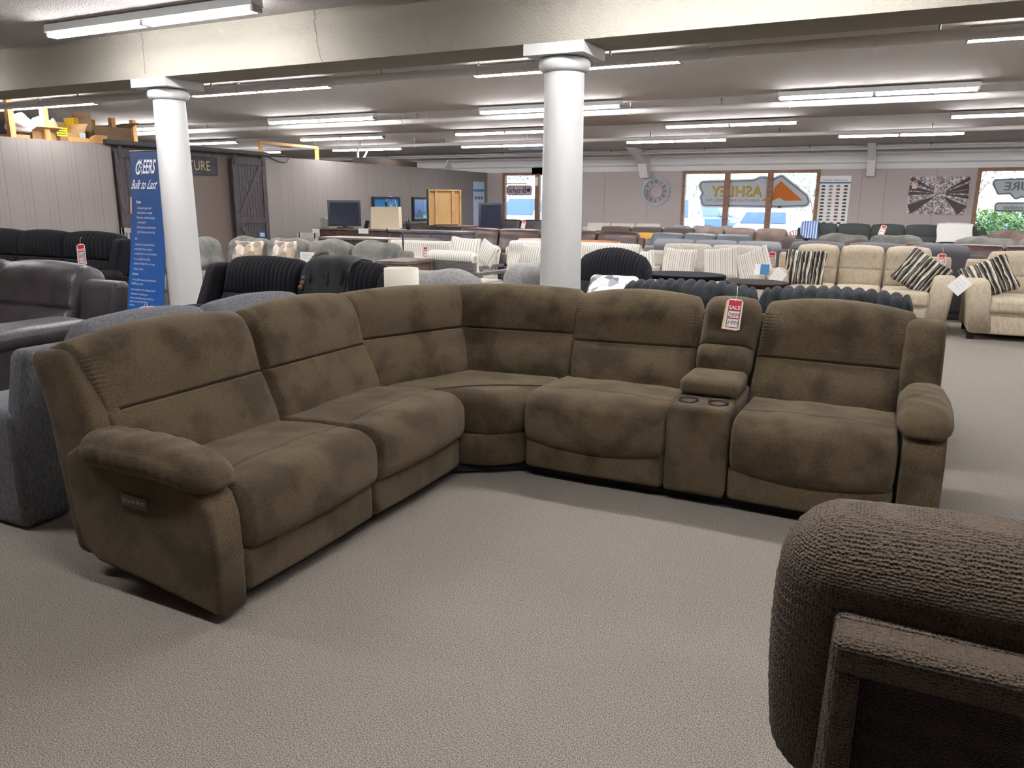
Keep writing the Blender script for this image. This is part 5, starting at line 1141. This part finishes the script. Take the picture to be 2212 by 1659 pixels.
# small objects on consoles
x, y, z = atY(702, 488, 14.5); e = empty('glass_jar', 'square glass jar on the left end of the media console', 'jar', (x, 14.5, .881))
b = MB(); b.soft((.15,.15,.20), (.02,.02,.02), (1,1,1), 3, None, lambda V: V+np.array([0,0,.10])); b.build('jar_body', mat('pale_green_glass', (196,204,190), .1, trans=.7), e)
b = MB(); b.lathe([(.05,.20),(.05,.23),(.045,.235)], n=16); b.build('jar_lid', GM, e)
x, y, z = atY(790, 485, 14.45); b = MB(); b.box((-.07,-.008,0),(.07,.008,.18)); o = b.build('photo_frame', IRON); o.location = (x, 14.45, .885); o.rotation_euler = (math.radians(-18),0,math.radians(-20)); tag(o, 'small leaning dark photo frame right of the square television', 'photo frame')
x, y, z = atY(882, 482, 13.0); b = MB(); b.lathe([(.03,0),(.05,.03),(.055,.12),(.03,.2),(.001,.22)], n=16); o = b.build('vase', BLACKPL); o.location = (x, 13.0, .941); tag(o, 'small black vase on the grey washed sideboard', 'vase')
def card(label, loc, w_, h_, rz=0, rx=0, ry=0, m=CARD, name='info_card', cat='card', blue=False):
    e = empty(name, label, cat, loc); e.rotation_euler = (math.radians(rx), math.radians(ry), math.radians(rz))
    b = MB(); b.box((-w_/2,-.002,-h_/2),(w_/2,0,h_/2)); b.build('card_sheet', m, e)
    if blue: b = MB(); b.box((-.02,-.004,-h_/2),(w_/2,-.0021,h_/2)); b.build('blue_panel', mat('blue_card_print', (60,120,170), .6), e)
    b = MB()
    for i in range(3): b.box((-w_/2*.7,-.0035,h_*(.25-.2*i)),(w_/2*(-.1 if blue else .5),-.0021,h_*(.25-.2*i)+h_*.03))
    b.build('printed_lines', mat('faint_print', (206,208,212), .7), e); return e
card('white product card lying tilted on the left arm of the beige sofa', atY(1680, 598, 10.12), .15, .19, rz=20, ry=35, rx=-10)
card('white product card tilted like a diamond on the left arm of the loveseat', atY(2073, 616, 10.0), .16, .19, rz=0, ry=42)
card('blue and white brochure on the right arm of the cream sofa', atY(1646, 582, 10.32), .18, .13, rz=0, rx=-10, blue=True)
card('white price card on the dark media console', atY(683, 502, 14.25), .20, .17)
card('white arrow-shaped price card on the weathered desk', atY(785, 499, 11.7), .22, .09)
card('small white card on the grey-green sectional, right of the patchwork cushions', atY(664, 556, 8.78), .26, .15, blue=False)
card('small light blue card on top of the grey-green sectional back, below the right barn door', atY(567, 507, 9.28), .10, .06, m=mat('light_blue_card', (120,170,210), .6))
# sale tags
sale_tag(atY(174, 527, 5.72), 'sale tag reading 1699 and 1129 on the left black velvet sofa', '1699', '1129', 1.5, rz=8, tilt=-6, roll=-6)
sale_tag(atY(318, 662, 3.2), 'sale tag lying flat on the dark leather sofa armrest', '', '', 1.2, rz=60, tilt=-78, roll=0)
sale_tag(atY(2036, 548, 10.68), 'sale tag on the right back corner of the beige sofa', '1199', '899', 1.15, rz=0, tilt=-8)
sale_tag(atY(1669, 544, 10.88), 'sale tag on the right back corner of the cream sofa', '1249', '749', 1.25, tilt=-8)
sale_tag(atY(1911, 487, 21.35), 'sale tag on the charcoal green sectional under the tree picture', '', '', 1.6, tilt=-6, roll=14)
sale_tag(atY(1133, 476, 21.3), 'sale tag on the black leather sofa under the left window', '', '', 1.6, tilt=-6, roll=10)
sale_tag(atY(919, 533, 10.0), 'sale tag hanging at the left side of the ivory corduroy loveseat', '', '', 1.0, tilt=0)

# ------------------------------------------------------------------ outside
b = MB(); b.box((-60, YFAR+.2, -.12), (50, 60, -.1)); struct(b.build('ground', mat('asphalt', (150,150,150), .9, bump=.3, bscale=20, rgb2=(130,130,132), nscale=2)))
b = MB(); b.box((-60, 39, -.1), (50, 46, -.09)); o = b.build('lawn', mat('lawn_grass', (118,160,84), .9, bump=.5, bscale=20, rgb2=(96,140,66), nscale=3)); tag(o, 'green lawn strip beyond the parking lot', 'lawn', kind='stuff')
b = MB(); b.box((-60, 60, -.2), (50, 62, 3.2)); o = b.build('building', mat('pale_block_wall', (214,214,210), .8)); tag(o, 'long pale building far across the street', 'building')
LEAFM = mat('bush_leaves', (150,176,104), .8, rgb2=(112,146,78), nscale=8); LEAFD = mat('dark_bush_leaves', (150,158,160), .8, rgb2=(118,130,134), nscale=8); BARK = mat('tree_bark', (110,92,78), .9)
def bush(label, x, y, rx, ry, h, n, m, seed, name='bush', trunk=0):
    rs = np.random.RandomState(seed); b = MB(); V = []; F = []
    for i in range(n):
        u = rs.normal(size=3); u /= np.linalg.norm(u); r_ = rs.rand()**.35; c = np.array([u[0]*rx*r_, u[1]*ry*r_, h*.5+u[2]*h*.5*r_+trunk]); d1 = rs.normal(size=3); d1 /= np.linalg.norm(d1); d2 = np.cross(d1, rs.normal(size=3)); d2 /= np.linalg.norm(d2)+1e-9
        s_ = (.035+.04*rs.rand())*(1.5 if trunk else 1); k = len(V); V += [c-d1*s_*1.5, c+d2*s_*.5, c+d1*s_*1.5, c-d2*s_*.5]; F.append((k, k+1, k+2, k+3))
    b.add(V, F); e = empty(name, label, name, (x, y, -.1)); b.build('foliage', m, e)
    b = MB()
    if trunk: b.tube([(0,0,0),(.05,0,trunk*.6),(-.05,.05,trunk+h*.4)], [.13,.10,.04], 8)
    for i in range(8):
        a_ = rs.rand()*2*PI; b.tube([(0,0,trunk),(rx*.35*math.cos(a_), ry*.35*math.sin(a_), trunk+h*.4),(rx*.7*math.cos(a_), ry*.7*math.sin(a_), trunk+h*.75)], [.03,.02,.008], 5)
    b.build('branches', BARK, e); return e
bush('light green hedge bush outside the right-hand window, nearest', 2.6, 26.2, 1.3, .6, 1.55, 2600, LEAFM, 1)
bush('light green hedge bush outside the right-hand window, further right', 4.6, 26.3, 1.2, .6, 1.5, 2000, LEAFM, 2)
bush('bare-looking tree seen through the upper right-hand window', 2.6, 37, 2.0, 1.5, 3.2, 900, LEAFD, 3, name='tree', trunk=1.6)
bush('leafy tree seen through the right pane of the logo window', -3.6, 40, 1.9, 1.5, 3.4, 1500, LEAFD, 4, name='tree', trunk=.9)
bush('round bush seen between the parked cars', -5.8, 38.5, 1.3, 1.0, 1.3, 800, LEAFM, 5)
bush('small dark tree seen through the left pane of the logo window', -10.0, 41, 1.8, 1.5, 3.6, 900, LEAFD, 6, name='tree', trunk=1.0)
bush('bare tree seen through the left window', -17.5, 36, 1.6, 1.5, 3.2, 500, LEAFD, 7, name='tree', trunk=.8)
bush('grey-green shrub seen through the left window', -15.3, 33.5, 1.1, .8, 1.1, 800, LEAFD, 8)
CG = mat('car_glass', (60,78,96), .08); TIRE = mat('tyre_rubber', (24,24,26), .8)
def car(label, x, y, rz, m, suv=False, cat='car', L=4.6, W_=1.85):
    e = empty('car', label, cat, (x, y, -.1), rz)
    H = 1.8 if suv else 1.45; bz = 1.05 if suv else .92
    body = [(0,.35),(.02,.75),(.12,bz-.12),(1.1,bz),(L-.9,bz+.03),(L-.05,bz-.05),(L,.55),(L-.05,.3),(.05,.3)]
    b = MB(); b.prism(body, -W_/2, W_/2, axis='x', r=.12, k=4); b.build('body', m, e)
    cab = [(1.0,bz-.03),(1.75,H-.06),(2.0,H),(L-1.4 if not suv else L-.5,H),(L-.5 if not suv else L-.15,bz)]
    def tp(V): V = V.copy(); t_ = np.clip((V[:,2]-bz)/(H-bz), 0, 1); V[:,0] *= 1-.18*t_; return V
    b = MB(); b.prism(cab, -W_/2+.06, W_/2-.06, axis='x', r=.06, k=3, warp=tp); b.build('cabin', m, e)
    b = MB(); b.prism([(1.08,bz+.01),(1.76,H-.10),(1.72,H-.09),(1.0,bz+.02)], -W_/2+.18, W_/2-.18, axis='x', warp=tp); b.build('windshield', CG, e)
    for s_ in (-1, 1):
        b = MB(); xa = s_*(W_/2-.055); b.prism([(1.3,bz+.03),(1.9,H-.09),(L-1.6,H-.09),(L-.95,bz+.03)], min(xa, xa+s_*.01), max(xa, xa+s_*.01), axis='x', warp=tp); b.build('side_window', CG, e)
        b = MB(); b.soft((.22,.10,.14), (.03,.03,.03), (1,1,1), 2, None, lambda V: V+np.array([s_*(W_/2+.10), 1.35, bz+.06])); b.build('wing_mirror', m, e)
        b = MB(); b.soft((.34,.06,.13), (.03,.02,.03), (1,1,1), 2, None, lambda V: V+np.array([s_*(W_/2-.28), .03, .70])); b.build('headlamp', CARD, e)
        for yy in (.85, L-.85):
            b = MB(); b.tube([(s_*(W_/2-.2), yy, .33),(s_*(W_/2+.01), yy, .33)], .33, 20); b.build('wheel', TIRE, e)
    b = MB(); b.box((-.5,-.01,.5),(.5,.01,.66)); b.build('grille', TIRE, e); return e
CW_ = mat('white_car_paint', (230,232,234), .25, coat=.5); CB_ = mat('blue_car_paint', (60,84,110), .3, coat=.5); CS_ = mat('silver_car_paint', (190,200,210), .3, coat=.5)
car('white pickup-sized car parked outside, left pane of the logo window', -7.25, 26.6, 6, CW_, suv=True)
car('pale car facing the middle pane of the logo window', -4.05, 26.4, 0, CS_)
car('dark blue car parked further out, seen through the middle pane', -5.2, 34.0, 90, CB_, suv=True)
car('white van seen through the left window', -13.6, 27.2, 0, CW_, suv=True)
car('dark car at the far side, seen through the right-hand window', 6.5, 32.5, 90, CB_)
# two red metal garden chairs outside
for px, lab in ((1683, 'red shell-back metal lawn chair outside the window, left one'), (1721, 'red shell-back metal lawn chair outside the window, right one')):
    x, y, z = atY(px, 478, 25.0); e = empty('lawn_chair', lab, 'chair', (x, 25.0, -.1), 0, 'red metal lawn chairs outside the window'); e.scale = (.8,.8,.8); RD = mat('red_enamel', (214,60,64), .35)
    for k in range(9):
        a_ = PI*(.12+.76*k/8); r0, r1 = .12, .36; b = MB(); b.tube([(r0*math.cos(a_)*.9,.05, .62+r0*math.sin(a_)),(r1*math.cos(a_),.0,.62+r1*math.sin(a_))], .022, 5); b.build('back_slat', RD, e)
    b = MB(); b.tube([(.37*math.cos(a_),0,.62+.38*math.sin(a_)) for a_ in np.linspace(0, PI, 15)], .016, 6); b.build('back_rim', RD, e)
    b = MB(); b.soft((.6,.5,.04), (.05,.05,.015), (3,3,1), 2, None, lambda V: V+np.array([0,.28,.52])); b.build('seat', RD, e)
    for s_ in (-1, 1):
        b = MB(); b.tube([(s_*.3,.0,.62),(s_*.3,.5,.62),(s_*.3,.5,.0)], .016, 6); b.build('leg', RD, e)
        b = MB(); b.tube([(s_*.3,.0,.62),(s_*.28,.05,.0)], .016, 6); b.build('leg', RD, e)
